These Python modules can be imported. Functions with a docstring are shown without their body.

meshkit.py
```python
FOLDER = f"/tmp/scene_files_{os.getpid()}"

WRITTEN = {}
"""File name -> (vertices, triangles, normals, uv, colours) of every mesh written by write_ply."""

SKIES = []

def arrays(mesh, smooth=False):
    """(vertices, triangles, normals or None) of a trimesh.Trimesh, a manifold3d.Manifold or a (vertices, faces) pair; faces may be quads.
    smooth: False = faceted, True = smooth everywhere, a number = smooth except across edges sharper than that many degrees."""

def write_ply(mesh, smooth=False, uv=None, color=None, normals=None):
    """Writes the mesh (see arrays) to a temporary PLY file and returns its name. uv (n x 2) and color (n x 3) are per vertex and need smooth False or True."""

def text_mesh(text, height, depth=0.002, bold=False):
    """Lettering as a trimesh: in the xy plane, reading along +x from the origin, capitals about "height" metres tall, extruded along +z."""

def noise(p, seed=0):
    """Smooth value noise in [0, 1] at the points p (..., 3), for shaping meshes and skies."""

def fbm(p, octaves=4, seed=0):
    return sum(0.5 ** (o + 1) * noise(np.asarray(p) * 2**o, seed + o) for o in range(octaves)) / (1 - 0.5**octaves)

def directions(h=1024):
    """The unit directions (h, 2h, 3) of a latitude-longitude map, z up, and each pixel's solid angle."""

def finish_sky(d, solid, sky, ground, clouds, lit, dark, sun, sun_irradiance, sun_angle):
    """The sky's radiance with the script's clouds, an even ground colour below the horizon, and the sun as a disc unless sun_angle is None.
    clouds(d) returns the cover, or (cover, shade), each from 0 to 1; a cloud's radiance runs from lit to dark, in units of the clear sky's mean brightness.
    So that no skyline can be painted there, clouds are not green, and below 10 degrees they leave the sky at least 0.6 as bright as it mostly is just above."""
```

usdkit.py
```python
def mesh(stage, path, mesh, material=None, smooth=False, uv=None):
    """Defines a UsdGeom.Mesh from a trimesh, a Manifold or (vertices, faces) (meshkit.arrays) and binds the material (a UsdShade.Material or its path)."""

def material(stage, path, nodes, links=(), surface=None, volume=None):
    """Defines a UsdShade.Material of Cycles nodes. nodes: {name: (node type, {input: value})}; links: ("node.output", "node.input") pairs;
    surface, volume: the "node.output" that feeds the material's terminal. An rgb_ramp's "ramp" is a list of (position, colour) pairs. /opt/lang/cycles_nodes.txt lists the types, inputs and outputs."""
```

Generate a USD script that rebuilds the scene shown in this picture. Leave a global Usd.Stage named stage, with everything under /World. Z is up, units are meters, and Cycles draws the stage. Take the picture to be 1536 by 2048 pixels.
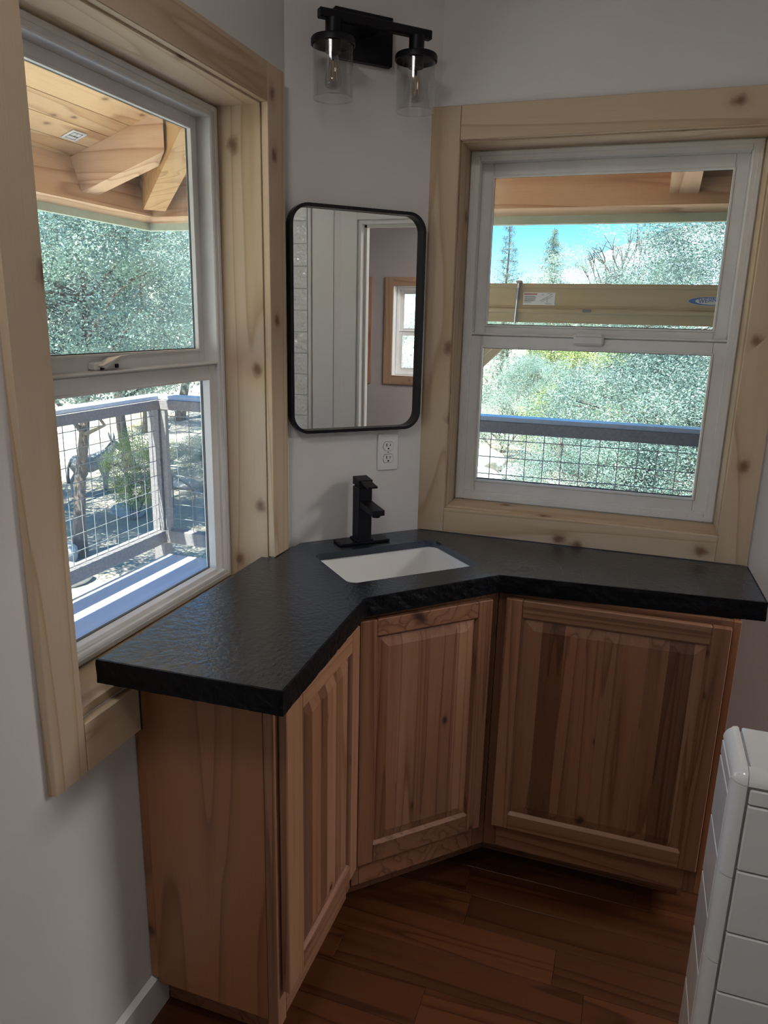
import math, random
import numpy as np
import trimesh
import manifold3d as m3
import shapely.geometry as sg
import usdkit, meshkit
from pxr import Usd, UsdGeom, UsdLux, UsdShade, Gf, Sdf, Vt

stage = Usd.Stage.CreateInMemory()
UsdGeom.SetStageUpAxis(stage, UsdGeom.Tokens.z)
UsdGeom.SetStageMetersPerUnit(stage, 1.0)
UsdGeom.Xform.Define(stage, '/World')
UsdGeom.Scope.Define(stage, '/World/Looks')
R2 = math.sqrt(2.0)

# ------------------------------------------------------------------ camera
EXPOSURE = 0.0
cam = UsdGeom.Camera.Define(stage, '/World/camera')
cam.CreateHorizontalApertureAttr(36.0)
cam.CreateFocalLengthAttr(1479.38 / 1536 * 36.0)
cam.CreateExposureAttr(EXPOSURE)
cam.CreateClippingRangeAttr(Gf.Vec2f(0.05, 5000))
CAM = np.array([0.9514, -2.2811, 1.5489])
_y, _p, _r = [math.radians(a) for a in (18.478, 14.666, 1.332)]
fw = np.array([-math.sin(_y) * math.cos(_p), math.cos(_y) * math.cos(_p), -math.sin(_p)])
rt = np.cross(fw, [0, 0, 1.0]); rt /= np.linalg.norm(rt)
up = np.cross(rt, fw)
rt, up = rt * math.cos(_r) + up * math.sin(_r), -rt * math.sin(_r) + up * math.cos(_r)
_m = Gf.Matrix4d(*[float(v) for v in (*rt, 0, *up, 0, *(-fw), 0, *CAM, 1)])
cam.AddTransformOp().Set(_m)

# ------------------------------------------------------------------ sky, sun, large lights
SUN_DIR = np.array([0.165, 0.42, -1.0]); SUN_DIR /= np.linalg.norm(SUN_DIR)     # the way the light travels
SUN_POWER = 8.0
SKY_POWER = 0.215
dome = UsdLux.DomeLight.Define(stage, '/World/sky')
dome.CreateIntensityAttr(1.0)
sky_m = usdkit.material(stage, '/World/Looks/sky_look', {
    "tc": ("texture_coordinate", {}),
    "sky": ("sky_texture", {"sky_type": "multiple_scattering", "sun_disc": False, "sun_elevation": math.asin(-SUN_DIR[2]),
                            "sun_rotation": math.atan2(-SUN_DIR[0], -SUN_DIR[1]), "altitude": 1800.0, "air_density": 0.9, "aerosol_density": 0.15}),
    "map": ("mapping", {"scale": (1.0, 1.0, 2.6)}),
    "nz": ("noise_texture", {"scale": 3.2, "detail": 6.0, "roughness": 0.55}),
    "rmp": ("rgb_ramp", {"ramp": [(0.0, (0, 0, 0)), (0.58, (0, 0, 0)), (0.70, (1, 1, 1)), (1.0, (1, 1, 1))]}),
    "mx": ("mix_color", {"b": (5.0, 5.2, 5.5)}),
    "hs": ("hsv", {"saturation": 1.3}), "bg": ("background_shader", {"strength": SKY_POWER}),
}, [("tc.generated", "map.vector"), ("map.vector", "nz.vector"), ("nz.fac", "rmp.fac"), ("rmp.color", "mx.fac"),
    ("sky.color", "hs.color"), ("hs.color", "mx.a"), ("mx.result", "bg.color")], surface="bg.background")
UsdShade.MaterialBindingAPI.Apply(dome.GetPrim()).Bind(sky_m)

sun = UsdLux.DistantLight.Define(stage, '/World/sun')
sun.CreateAngleAttr(0.53)
sun.CreateIntensityAttr(SUN_POWER)
sun.CreateNormalizeAttr(True)
sun.CreateColorAttr(Gf.Vec3f(1.0, 0.95, 0.86))
_z = -SUN_DIR
_x = np.cross([0, 1.0, 0], _z); _x /= np.linalg.norm(_x)
_yv = np.cross(_z, _x)
sun.AddTransformOp().Set(Gf.Matrix4d(*[float(v) for v in (*_x, 0, *_yv, 0, *_z, 0, 0, 0, 20, 1)]))

ROOM_LAMP = 13.5        # added fill light under this room's ceiling, out of view
NEXT_LAMP = 23.0       # added fill panel in the next room, its light comes in by the doorway


# ------------------------------------------------------------------ helpers
_names = {}


def path_of(name, parent='/World'):
    parent = str(parent)
    k = (parent, name)
    _names[k] = _names.get(k, -1) + 1
    return f"{parent}/{name}" + (f"_{_names[k]:03d}" if _names[k] else '')


def cat(ms):
    ms = [m for m in ms if m is not None]
    return ms[0] if len(ms) == 1 else trimesh.util.concatenate(ms)


def tag(prim, label=None, category=None, group=None, kind=None):
    for k, v in (('label', label), ('category', category), ('group', group), ('kind', kind)):
        if v:
            prim.SetCustomDataByKey(k, v)
    return prim


_origin = {}


def thing(name, label, category, loc=(0, 0, 0), group=None, kind=None):
    p = path_of(name)
    x = UsdGeom.Xform.Define(stage, p)
    x.AddTranslateOp().Set(Gf.Vec3d(*[float(v) for v in loc]))
    _origin[p] = np.array(loc, float)
    return tag(x.GetPrim(), label, category, group, kind)


def structure(name, label=None, loc=(0, 0, 0)):
    return thing(name, label, None, loc, kind='structure')


def obj(name, mesh, mat, parent=None, smooth=False, label=None, kind=None, category=None, group=None, local=False):
    """one Mesh prim; vertices are given in world metres unless local"""
    pp = '/World' if parent is None else str(parent.GetPath())
    p = path_of(name, pp)
    top = '/'.join(pp.split('/')[:3])
    if hasattr(mesh, 'to_mesh'):
        mm = mesh.to_mesh()
        mesh = trimesh.Trimesh(mm.vert_properties[:, :3], mm.tri_verts, process=False)
    if top in _origin and not local and np.any(_origin[top]):
        mesh = trimesh.Trimesh(np.array(mesh.vertices) - _origin[top], mesh.faces, process=False)
    m = usdkit.mesh(stage, p, mesh, mat, smooth=smooth)
    return tag(m.GetPrim(), label, category, group, kind)


def box(x0, x1, y0, y1, z0, z1, bev=0.0):
    """an axis-aligned box, its edges chamfered by bev"""
    a = np.array([[min(x0, x1), min(y0, y1), min(z0, z1)], [max(x0, x1), max(y0, y1), max(z0, z1)]], float)
    if bev <= 0:
        m = trimesh.creation.box(a[1] - a[0])
        m.apply_translation(a.mean(0))
        return m
    b = min(bev, (a[1] - a[0]).min() * 0.45)
    pts = []
    for i in range(3):
        lo, hi = a[0] + b, a[1] - b
        lo[i], hi[i] = a[0][i], a[1][i]
        for c in np.ndindex(2, 2, 2):
            pts.append([(lo, hi)[c[k]][k] for k in range(3)])
    return trimesh.convex.convex_hull(np.array(pts))


def prism(poly, z0, z1):
    m = trimesh.creation.extrude_polygon(sg.Polygon(poly) if not hasattr(poly, 'exterior') else poly, z1 - z0, engine='earcut')
    m.apply_translation([0, 0, z0])
    return m


def hull(pts):
    return trimesh.convex.convex_hull(np.array(pts, float))


def xf(mesh, M):
    m = mesh.copy()
    m.apply_transform(M)
    return m


def tube(p, r, n=8, caps=True):
    """a tube along the points p with radius r (one or per point)"""
    p = np.asarray(p, float)
    r = np.broadcast_to(np.asarray(r, float), (len(p),))
    t = np.gradient(p, axis=0) if len(p) > 2 else np.repeat([p[1] - p[0]], 2, 0)
    t = t / np.maximum(np.linalg.norm(t, axis=1, keepdims=True), 1e-9)
    ref = np.array([0, 0, 1.0]) if abs(t[0][2]) < 0.9 else np.array([1.0, 0, 0])
    rings = []
    for i in range(len(p)):
        u = ref - t[i] * (ref @ t[i]); u /= np.linalg.norm(u)
        v = np.cross(t[i], u); ref = u
        a = np.arange(n) / n * 2 * np.pi
        rings.append(p[i] + r[i] * (np.cos(a)[:, None] * u + np.sin(a)[:, None] * v))
    V = np.vstack(rings)
    F = []
    for i in range(len(p) - 1):
        for k in range(n):
            a, b = i * n + k, i * n + (k + 1) % n
            F += [[a, b, b + n], [a, b + n, a + n]]
    if caps:
        V = np.vstack([V, p[:1], p[-1:]])
        c0, c1 = len(V) - 2, len(V) - 1
        for k in range(n):
            F += [[c0, (k + 1) % n, k], [c1, (len(p) - 1) * n + k, (len(p) - 1) * n + (k + 1) % n]]
    return trimesh.Trimesh(V, np.array(F), process=False)


def rod(a, b, r, n=8):
    return tube([a, b], r, n)


def lathe(profile, n=32, loc=(0, 0, 0)):
    """profile: (radius, z) pairs from the bottom upwards, outside first"""
    pr = np.array(profile, float)
    a = np.arange(n) / n * 2 * np.pi
    V = np.concatenate([np.stack([r * np.cos(a), r * np.sin(a), np.full(n, z)], 1) for r, z in pr])
    F = []
    for i in range(len(pr) - 1):
        for k in range(n):
            p, q = i * n + k, i * n + (k + 1) % n
            F += [[p, q, q + n], [p, q + n, p + n]]
    m = trimesh.Trimesh(V + np.array(loc, float), np.array(F), process=False)
    return m


def mani(m):
    return m3.Manifold(m3.Mesh(np.asarray(m.vertices, np.float32), np.asarray(m.faces, np.uint32)))


def tri(man):
    mm = man.to_mesh()
    return trimesh.Trimesh(mm.vert_properties[:, :3], mm.tri_verts, process=False)


def frame_xf(origin, xdir, ydir):
    M = np.eye(4)
    M[:3, 0], M[:3, 1], M[:3, 2], M[:3, 3] = xdir, ydir, (0, 0, 1), origin
    return M


C = 0.333                                            # the corner wall cuts both walls this far from their corner
# local wall frames: X along the wall, Y out of the room, Z up
M_BACK = np.eye(4)
M_LEFT = frame_xf((0, 0, 0), (0, 1, 0), (-1, 0, 0))
M_CORNER = frame_xf((0, -C, 0), (1 / R2, 1 / R2, 0), (-1 / R2, 1 / R2, 0))
M_RIGHT = frame_xf((1.75, 0, 0), (0, -1, 0), (1, 0, 0))
M_FAR = frame_xf((5.5, 0, 0), (0, -1, 0), (1, 0, 0))


def ch(s, d, z):
    """a point of the corner wall's frame: s along it, d into the room"""
    return (M_CORNER @ np.array([s, -d, z, 1.0]))[:3]


# ------------------------------------------------------------------ materials
def mat(name, nodes, links=(), surface="p.BSDF"):
    return usdkit.material(stage, '/World/Looks/' + name, nodes, links, surface=surface)


def plain(name, col, rough=0.5, metallic=0.0, **kw):
    return mat(name, {"p": ("principled_bsdf", {"base_color": col, "roughness": rough, "metallic": metallic, **kw})})


def noisy(name, c1, c2, scale, rough=0.6, detail=4.0, bump=0.0, bump_scale=None, stretch=(1, 1, 1), dist=0.01, lo=0.35, hi=0.65, **kw):
    """two colours mixed by noise, with a fine relief"""
    n = {"tc": ("texture_coordinate", {}), "map": ("mapping", {"scale": stretch}), "n": ("noise_texture", {"scale": scale, "detail": detail, "roughness": 0.6}),
         "r": ("rgb_ramp", {"ramp": [(0, c1), (lo, c1), (hi, c2), (1, c2)]}), "p": ("principled_bsdf", {"roughness": rough, **kw})}
    l = [("tc.object", "map.vector"), ("map.vector", "n.vector"), ("n.fac", "r.fac"), ("r.color", "p.base_color")]
    if bump:
        n["n2"] = ("noise_texture", {"scale": bump_scale or scale * 4, "detail": 3.0})
        n["b"] = ("bump", {"strength": bump, "distance": dist})
        l += [("map.vector", "n2.vector"), ("n2.fac", "b.height"), ("b.normal", "p.normal")]
    return mat(name, n, l)


def wood(name, light, mid, dark, axis, rings=7.0, width=5.0, knots=0.0, knot_scale=3.2, rough=0.5, vary=0.25, knot_col=(0.12, 0.05, 0.02), stretch=0.07, ramp=None, coat=0.0, fine=0.25, hshift=0.0):
    """procedural timber: growth rings as contour lines of a noise stretched along the grain, pores, knots; each board its own"""
    sc = {'x': (stretch, 1, 1), 'y': (1, stretch, 1), 'z': (1, 1, stretch)}[axis]
    ks = {'x': (0.45, 1, 1), 'y': (1, 0.45, 1), 'z': (1, 1, 0.45)}[axis]
    fs = {'x': (0.02, 1, 1), 'y': (1, 0.02, 1), 'z': (1, 1, 0.02)}[axis]
    n = {"tc": ("texture_coordinate", {}), "oi": ("object_info", {}),
         "rx": ("math", {"math_type": "multiply", "value2": 37.7}), "ry": ("math", {"math_type": "multiply", "value2": 91.3}), "rz": ("math", {"math_type": "multiply", "value2": 53.9}),
         "off": ("combine_xyz", {}), "pos": ("vector_math", {"math_type": "add"}),
         "map": ("mapping", {"scale": sc}), "n1": ("noise_texture", {"scale": width, "detail": 2.5, "roughness": 0.45, "distortion": 0.25}),
         "k": ("math", {"math_type": "multiply", "value2": rings}), "fr": ("math", {"math_type": "fraction"}),
         "ramp": ("rgb_ramp", {"ramp": ramp or [(0.0, light), (0.45, light), (0.8, mid), (0.93, dark), (1.0, light)]}),
         "fmap": ("mapping", {"scale": fs}), "nf": ("noise_texture", {"scale": 260.0, "detail": 2.0}),
         "fr2": ("rgb_ramp", {"ramp": [(0, (1 - fine, 1 - fine, 1 - fine)), (0.5, (1, 1, 1)), (1, (1, 1, 1))]}),
         "mf": ("mix_color", {"blend_type": "multiply", "fac": 1.0}),
         "v": ("math", {"math_type": "multiply_add", "value2": vary * 1.4, "value3": 1.0 - vary * 0.7}),
         "hs": ("hsv", {"hue": 0.5 + hshift}),
         "p": ("principled_bsdf", {"roughness": rough, "coat_weight": coat, "coat_roughness": 0.25}),
         "b": ("bump", {"strength": 0.12, "distance": 0.002})}
    l = [("oi.random", "rx.value1"), ("oi.random", "ry.value1"), ("oi.random", "rz.value1"), ("rx.value", "off.x"), ("ry.value", "off.y"), ("rz.value", "off.z"),
         ("tc.object", "pos.vector1"), ("off.vector", "pos.vector2"), ("pos.vector", "map.vector"), ("map.vector", "n1.vector"), ("n1.fac", "k.value1"), ("k.value", "fr.value1"),
         ("fr.value", "ramp.fac"), ("pos.vector", "fmap.vector"), ("fmap.vector", "nf.vector"), ("nf.fac", "fr2.fac"), ("ramp.color", "mf.a"), ("fr2.color", "mf.b"),
         ("oi.random", "v.value1"), ("v.value", "hs.value"), ("nf.fac", "b.height"), ("b.normal", "p.normal")]
    last = "mf.result"
    if knots > 0:
        u_, v_ = {'z': (('x', 'y'), 'z'), 'x': (('y', 'z'), 'x'), 'y': (('x', 'z'), 'y')}[axis]
        n.update({"sx": ("separate_xyz", {}), "su": ("math", {"math_type": "add"}), "sv": ("math", {"math_type": "multiply", "value2": 0.8}), "uv": ("combine_xyz", {}),
                  "vo": ("voronoi_texture", {"scale": knot_scale, "feature": "f1", "dimensions": "2D"}),
                  "kd": ("noise_texture", {"scale": 45.0, "detail": 2.0}),
                  "kw": ("math", {"math_type": "multiply_add", "value2": 0.10, "value3": -0.05}),
                  "ka": ("math", {"math_type": "add"}),
                  "kr": ("rgb_ramp", {"ramp": [(0.0, (1, 1, 1)), (0.035, (0.9, 0.9, 0.9)), (0.07, (0.55, 0.55, 0.55)), (0.11, (0.16, 0.16, 0.16)), (0.20, (0, 0, 0)), (1, (0, 0, 0))]}),
                  "sep": ("separate_color", {}), "gate": ("math", {"math_type": "less_than", "value2": knots}), "km": ("math", {"math_type": "multiply"}),
                  "bw": ("rgb_to_bw", {}), "mk": ("mix_color", {"b": knot_col})})
        l += [("pos.vector", "sx.vector"), (f"sx.{u_[0]}", "su.value1"), (f"sx.{u_[1]}", "su.value2"), (f"sx.{v_}", "sv.value1"), ("su.value", "uv.x"), ("sv.value", "uv.y"), ("uv.vector", "vo.vector"),
              ("pos.vector", "kd.vector"), ("kd.fac", "kw.value1"), ("vo.distance", "ka.value1"), ("kw.value", "ka.value2"),
              ("ka.value", "kr.fac"), ("vo.color", "sep.color"), ("sep.r", "gate.value1"), ("kr.color", "bw.color"), ("bw.val", "km.value1"), ("gate.value", "km.value2"),
              ("km.value", "mk.fac"), (last, "mk.a")]
        last = "mk.result"
    l += [(last, "hs.color"), ("hs.color", "p.base_color")]
    return mat(name, n, l)


PAINT = noisy('wall_paint', (0.71, 0.685, 0.665), (0.74, 0.715, 0.695), 3.0, rough=0.6, bump=0.05, bump_scale=160, dist=0.002)
GREIGE = noisy('greige_wall_paint', (0.30, 0.265, 0.255), (0.33, 0.29, 0.28), 3.0, rough=0.6)  # wall paint darkened in colour, standing for shade on the next room's far wall
WHITE_PAINT = plain('white_trim_paint', (0.74, 0.73, 0.70), 0.4)
pine_c = dict(light=(0.6120, 0.4655, 0.3182), mid=(0.5670, 0.4176, 0.2666), dark=(0.4680, 0.3219, 0.1892), rings=11.0, width=4.5, knots=0.62, knot_scale=5.5, rough=0.55, vary=0.08, knot_col=(0.20, 0.10, 0.05), fine=0.08)
DARK_PINE = {a: wood('brown_pine_' + a, axis=a, **{**pine_c, 'light': (0.30, 0.185, 0.11), 'mid': (0.26, 0.155, 0.09), 'dark': (0.20, 0.11, 0.06)}) for a in 'yz'}  # same pine, its colour darkened to stand for unlit casings
PINE = {a: wood('pine_' + n, axis=a, **pine_c) for a, n in (('x', 'along_x'), ('y', 'along_y'), ('z', 'upright'))}
VINYL = noisy('white_vinyl', (0.80, 0.79, 0.78), (0.74, 0.73, 0.71), 9.0, rough=0.35, stretch=(1, 1, 1))
SEAL = plain('grey_glazing_seal', (0.10, 0.11, 0.12), 0.5)
BLACK = plain('matte_black_metal', (0.004, 0.004, 0.007), 0.42, 0.0, specular_ior_level=0.28)
BLACK_SATIN = plain('satin_black_metal', (0.004, 0.004, 0.007), 0.32, specular_ior_level=0.35)
MIRROR = plain('silvered_glass', (0.90, 0.91, 0.90), 0.0, 1.0)
PLATE = plain('white_plastic', (0.80, 0.80, 0.80), 0.3)
DARK = plain('dark_recess', (0.012, 0.012, 0.012), 0.7)
STEEL = plain('zinc_steel', (0.50, 0.50, 0.50), 0.35, 1.0)
BRASS = plain('brass', (0.60, 0.42, 0.16), 0.3, 1.0)
PORCELAIN = plain('white_porcelain', (0.86, 0.85, 0.82), 0.12, coat_weight=0.3)
CERAMIC = noisy('white_glazed_tile', (0.82, 0.83, 0.82), (0.78, 0.79, 0.78), 2.0, rough=0.10, bump=0.10, bump_scale=22, dist=0.006)
CERAMIC_WAVY = noisy('white_wavy_glazed_tile', (0.78, 0.79, 0.78), (0.74, 0.75, 0.74), 2.0, rough=0.05, bump=0.9, bump_scale=16, dist=0.03)
GROUT = noisy('white_grout', (0.74, 0.74, 0.72), (0.68, 0.68, 0.66), 30, rough=0.8)
FILAMENT = plain('amber_filament', (0.75, 0.50, 0.20), 0.4)


def pane_mat(name, tint, dust):
    """a window pane: tinted see-through, mirror-like by angle, with a thin film of dust"""
    return mat(name, {
        "t": ("transparent_bsdf", {"color": tint}), "g": ("glossy_bsdf", {"color": (1, 1, 1), "roughness": 0.0}),
        "lw": ("layer_weight", {"blend": 0.5}), "pw": ("math", {"math_type": "power", "value2": 4.0}), "f": ("math", {"math_type": "multiply_add", "value2": 0.75, "value3": 0.035}), "m": ("mix_closure", {}),
        "tc": ("texture_coordinate", {}), "n": ("noise_texture", {"scale": 5.0, "detail": 6.0, "roughness": 0.7}),
        "v": ("noise_texture", {"scale": 170.0, "detail": 1.0}),
        "r": ("rgb_ramp", {"ramp": [(0, (dust * 0.3,) * 3), (0.4, (dust * 0.5,) * 3), (0.75, (dust * 1.6,) * 3), (1, (dust * 2.2,) * 3)]}),
        "rv": ("rgb_ramp", {"ramp": [(0, (0, 0, 0)), (0.72, (0, 0, 0)), (0.80, (dust * 3,) * 3), (1, (dust * 4,) * 3)]}),
        "ad": ("mix_color", {"blend_type": "add", "fac": 1.0}), "bw": ("rgb_to_bw", {}),
        "d": ("translucent_bsdf", {"color": (0.85, 0.85, 0.83)}), "m2": ("mix_closure", {})},
        [("lw.facing", "pw.value1"), ("pw.value", "f.value1"), ("f.value", "m.fac"), ("t.BSDF", "m.closure1"), ("g.BSDF", "m.closure2"), ("tc.object", "n.vector"), ("tc.object", "v.vector"), ("n.fac", "r.fac"), ("v.fac", "rv.fac"),
         ("r.color", "ad.a"), ("rv.color", "ad.b"), ("ad.result", "bw.color"), ("bw.val", "m2.fac"), ("m.closure", "m2.closure1"), ("d.BSDF", "m2.closure2")], surface="m2.closure")


PANE = pane_mat('window_glass', (0.84, 0.90, 0.90), 0.015)
CLEAR = mat('clear_thin_glass', {"t": ("transparent_bsdf", {"color": (0.99, 0.993, 0.99)}), "g": ("glossy_bsdf", {"color": (1, 1, 1), "roughness": 0.02}),
                                 "lw": ("layer_weight", {"blend": 0.5}), "pw": ("math", {"math_type": "power", "value2": 3.5}), "f": ("math", {"math_type": "multiply_add", "value2": 0.55, "value3": 0.03}), "m": ("mix_closure", {})},
            [("lw.facing", "pw.value1"), ("pw.value", "f.value1"), ("f.value", "m.fac"), ("t.BSDF", "m.closure1"), ("g.BSDF", "m.closure2")], surface="m.closure")

BULB_GLASS = mat('bulb_glass', {"t": ("transparent_bsdf", {"color": (0.98, 0.975, 0.965)}), "g": ("glossy_bsdf", {"color": (1, 1, 1), "roughness": 0.03}),
                                 "lw": ("layer_weight", {"blend": 0.5}), "pw": ("math", {"math_type": "power", "value2": 2.4}), "f": ("math", {"math_type": "multiply_add", "value2": 0.85, "value3": 0.08}), "m": ("mix_closure", {})},
            [("lw.facing", "pw.value1"), ("pw.value", "f.value1"), ("f.value", "m.fac"), ("t.BSDF", "m.closure1"), ("g.BSDF", "m.closure2")], surface="m.closure")
GRANITE = mat('leathered_black_granite', {
    "tc": ("texture_coordinate", {}), "n": ("noise_texture", {"scale": 75.0, "detail": 3.0, "roughness": 0.5, "distortion": 0.3}),
    "n2": ("noise_texture", {"scale": 9.0, "detail": 4.0}), "r": ("rgb_ramp", {"ramp": [(0, (0.007, 0.008, 0.010)), (1, (0.015, 0.016, 0.019))]}),
    "w": ("noise_texture", {"scale": 1.6, "detail": 5.0, "distortion": 2.2}),
    "wr": ("rgb_ramp", {"ramp": [(0, (0, 0, 0)), (0.495, (0, 0, 0)), (0.5, (0.22, 0.22, 0.22)), (0.505, (0, 0, 0)), (1, (0, 0, 0))]}),
    "wm": ("mix_color", {"b": (0.09, 0.09, 0.09)}), "bw": ("rgb_to_bw", {}),
    "b": ("bump", {"strength": 0.50, "distance": 0.0035}), "p": ("principled_bsdf", {"roughness": 0.20, "ior": 2.35, "specular_tint": (0.62, 0.78, 1.0)})},
    [("tc.object", "n.vector"), ("tc.object", "n2.vector"), ("n2.fac", "r.fac"), ("tc.object", "w.vector"), ("w.fac", "wr.fac"), ("wr.color", "bw.color"), ("bw.val", "wm.fac"),
     ("r.color", "wm.a"), ("wm.result", "p.base_color"), ("n.fac", "b.height"), ("b.normal", "p.normal")])
GRANITE_EDGE = noisy('chiselled_black_granite', (0.0015, 0.002, 0.0035), (0.004, 0.005, 0.007), 30, rough=0.42, specular_ior_level=0.2, bump=0.5, bump_scale=70, dist=0.008)

hick = dict(rings=9.0, width=11.0, rough=0.42, coat=0.12, fine=0.34, stretch=0.025)
H_LIGHT = dict(light=(0.3517, 0.1783, 0.0996), mid=(0.2931, 0.1436, 0.0762), dark=(0.1994, 0.0892, 0.0458))
H_MID = dict(light=(0.2756, 0.1288, 0.0670), mid=(0.2228, 0.0990, 0.0498), dark=(0.1524, 0.0614, 0.0306))
H_DARK = dict(light=(0.1832, 0.0778, 0.0380), mid=(0.1466, 0.0583, 0.0282), dark=(0.0995, 0.0370, 0.0185))
HK = {}
for _t, _d in (('light', H_LIGHT), ('mid', H_MID), ('dark', H_DARK)):
    for _a in 'xyz':
        HK[_t, _a] = wood(f'hickory_{_t}_{ {"x": "along_x", "y": "along_y", "z": "upright"}[_a]}', axis=_a, knots=0.10, knot_scale=8.0, vary=0.22, knot_col=(0.035, 0.014, 0.008), **_d, **hick)
VENEER = wood('hickory_veneer', axis='z', light=(0.3622, 0.1593, 0.0713), mid=(0.3059, 0.1300, 0.0553), dark=(0.2415, 0.0993, 0.0414), rings=9.0, width=4.6, rough=0.42, vary=0.0, knots=0.10, knot_scale=6.0, knot_col=(0.07, 0.03, 0.015), coat=0.15, fine=0.15, stretch=0.10)
FLOORW = wood('warm_floor_board', axis='x', light=(0.0853, 0.0273, 0.0079), mid=(0.0654, 0.0194, 0.0053), dark=(0.0417, 0.0117, 0.0034), rings=7.0, width=6.0, rough=0.36, vary=0.42, stretch=0.06, coat=0.1, fine=0.2)

EAVE_PINE = wood('eave_pine', axis='y', light=(0.7777, 0.5080, 0.2688), mid=(0.6899, 0.4113, 0.1882), dark=(0.5268, 0.2782, 0.1210), rings=8.0, width=4.5, knots=0.6, knot_scale=5.0, rough=0.5, vary=0.12, knot_col=(0.22, 0.10, 0.04))
EAVE_PINE_X = wood('eave_pine_along_x', axis='x', light=(0.7777, 0.5080, 0.2688), mid=(0.6899, 0.4113, 0.1882), dark=(0.5268, 0.2782, 0.1210), rings=8.0, width=4.5, knots=0.35, knot_scale=3.5, rough=0.5, vary=0.12, knot_col=(0.20, 0.09, 0.035))
FIR = {a: wood('fir_beam_along_' + a, axis=a, light=(0.7213, 0.4685, 0.3045), mid=(0.6182, 0.3660, 0.2175), dark=(0.4637, 0.2489, 0.1414), rings=10.0, width=3.5, knots=0.12, knot_scale=2.5, rough=0.6, vary=0.12, knot_col=(0.14, 0.06, 0.03)) for a in 'xy'}
MINT = noisy('pale_green_paint', (0.50, 0.60, 0.52), (0.42, 0.52, 0.44), 14, rough=0.6)
RAIL = noisy('weathered_brown_rail', (0.25, 0.225, 0.225), (0.17, 0.15, 0.15), 60, rough=0.7, stretch=(1, 1, 1))
RAIL_CAP = noisy('weathered_rail_cap', (0.46, 0.53, 0.66), (0.40, 0.46, 0.58), 40, rough=0.28)  # weathered cap with the blue of skylight put into its colour
WIRE = plain('galvanised_wire', (0.20, 0.21, 0.22), 0.45)
DECK = noisy('grey_deck_coating', (0.66, 0.75, 0.88), (0.60, 0.68, 0.80), 220, rough=0.75, bump=0.15, bump_scale=300, dist=0.002)
DECK_EDGE = plain('pale_deck_edge', (0.66, 0.66, 0.62), 0.7)
SIDING = noisy('house_siding', (0.45, 0.42, 0.36), (0.40, 0.37, 0.32), 5, rough=0.8)
YELLOW = noisy('yellow_fibreglass', (0.56, 0.43, 0.25), (0.50, 0.38, 0.21), 30, rough=0.45, stretch=(0.05, 1, 1))
LABEL_W = plain('white_sticker', (0.78, 0.78, 0.76), 0.4)
LABEL_R = plain('red_print', (0.45, 0.08, 0.07), 0.5)
LABEL_K = plain('grey_print', (0.16, 0.16, 0.17), 0.5)
LOGO_B = plain('blue_print', (0.035, 0.13, 0.42), 0.4)

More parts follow.
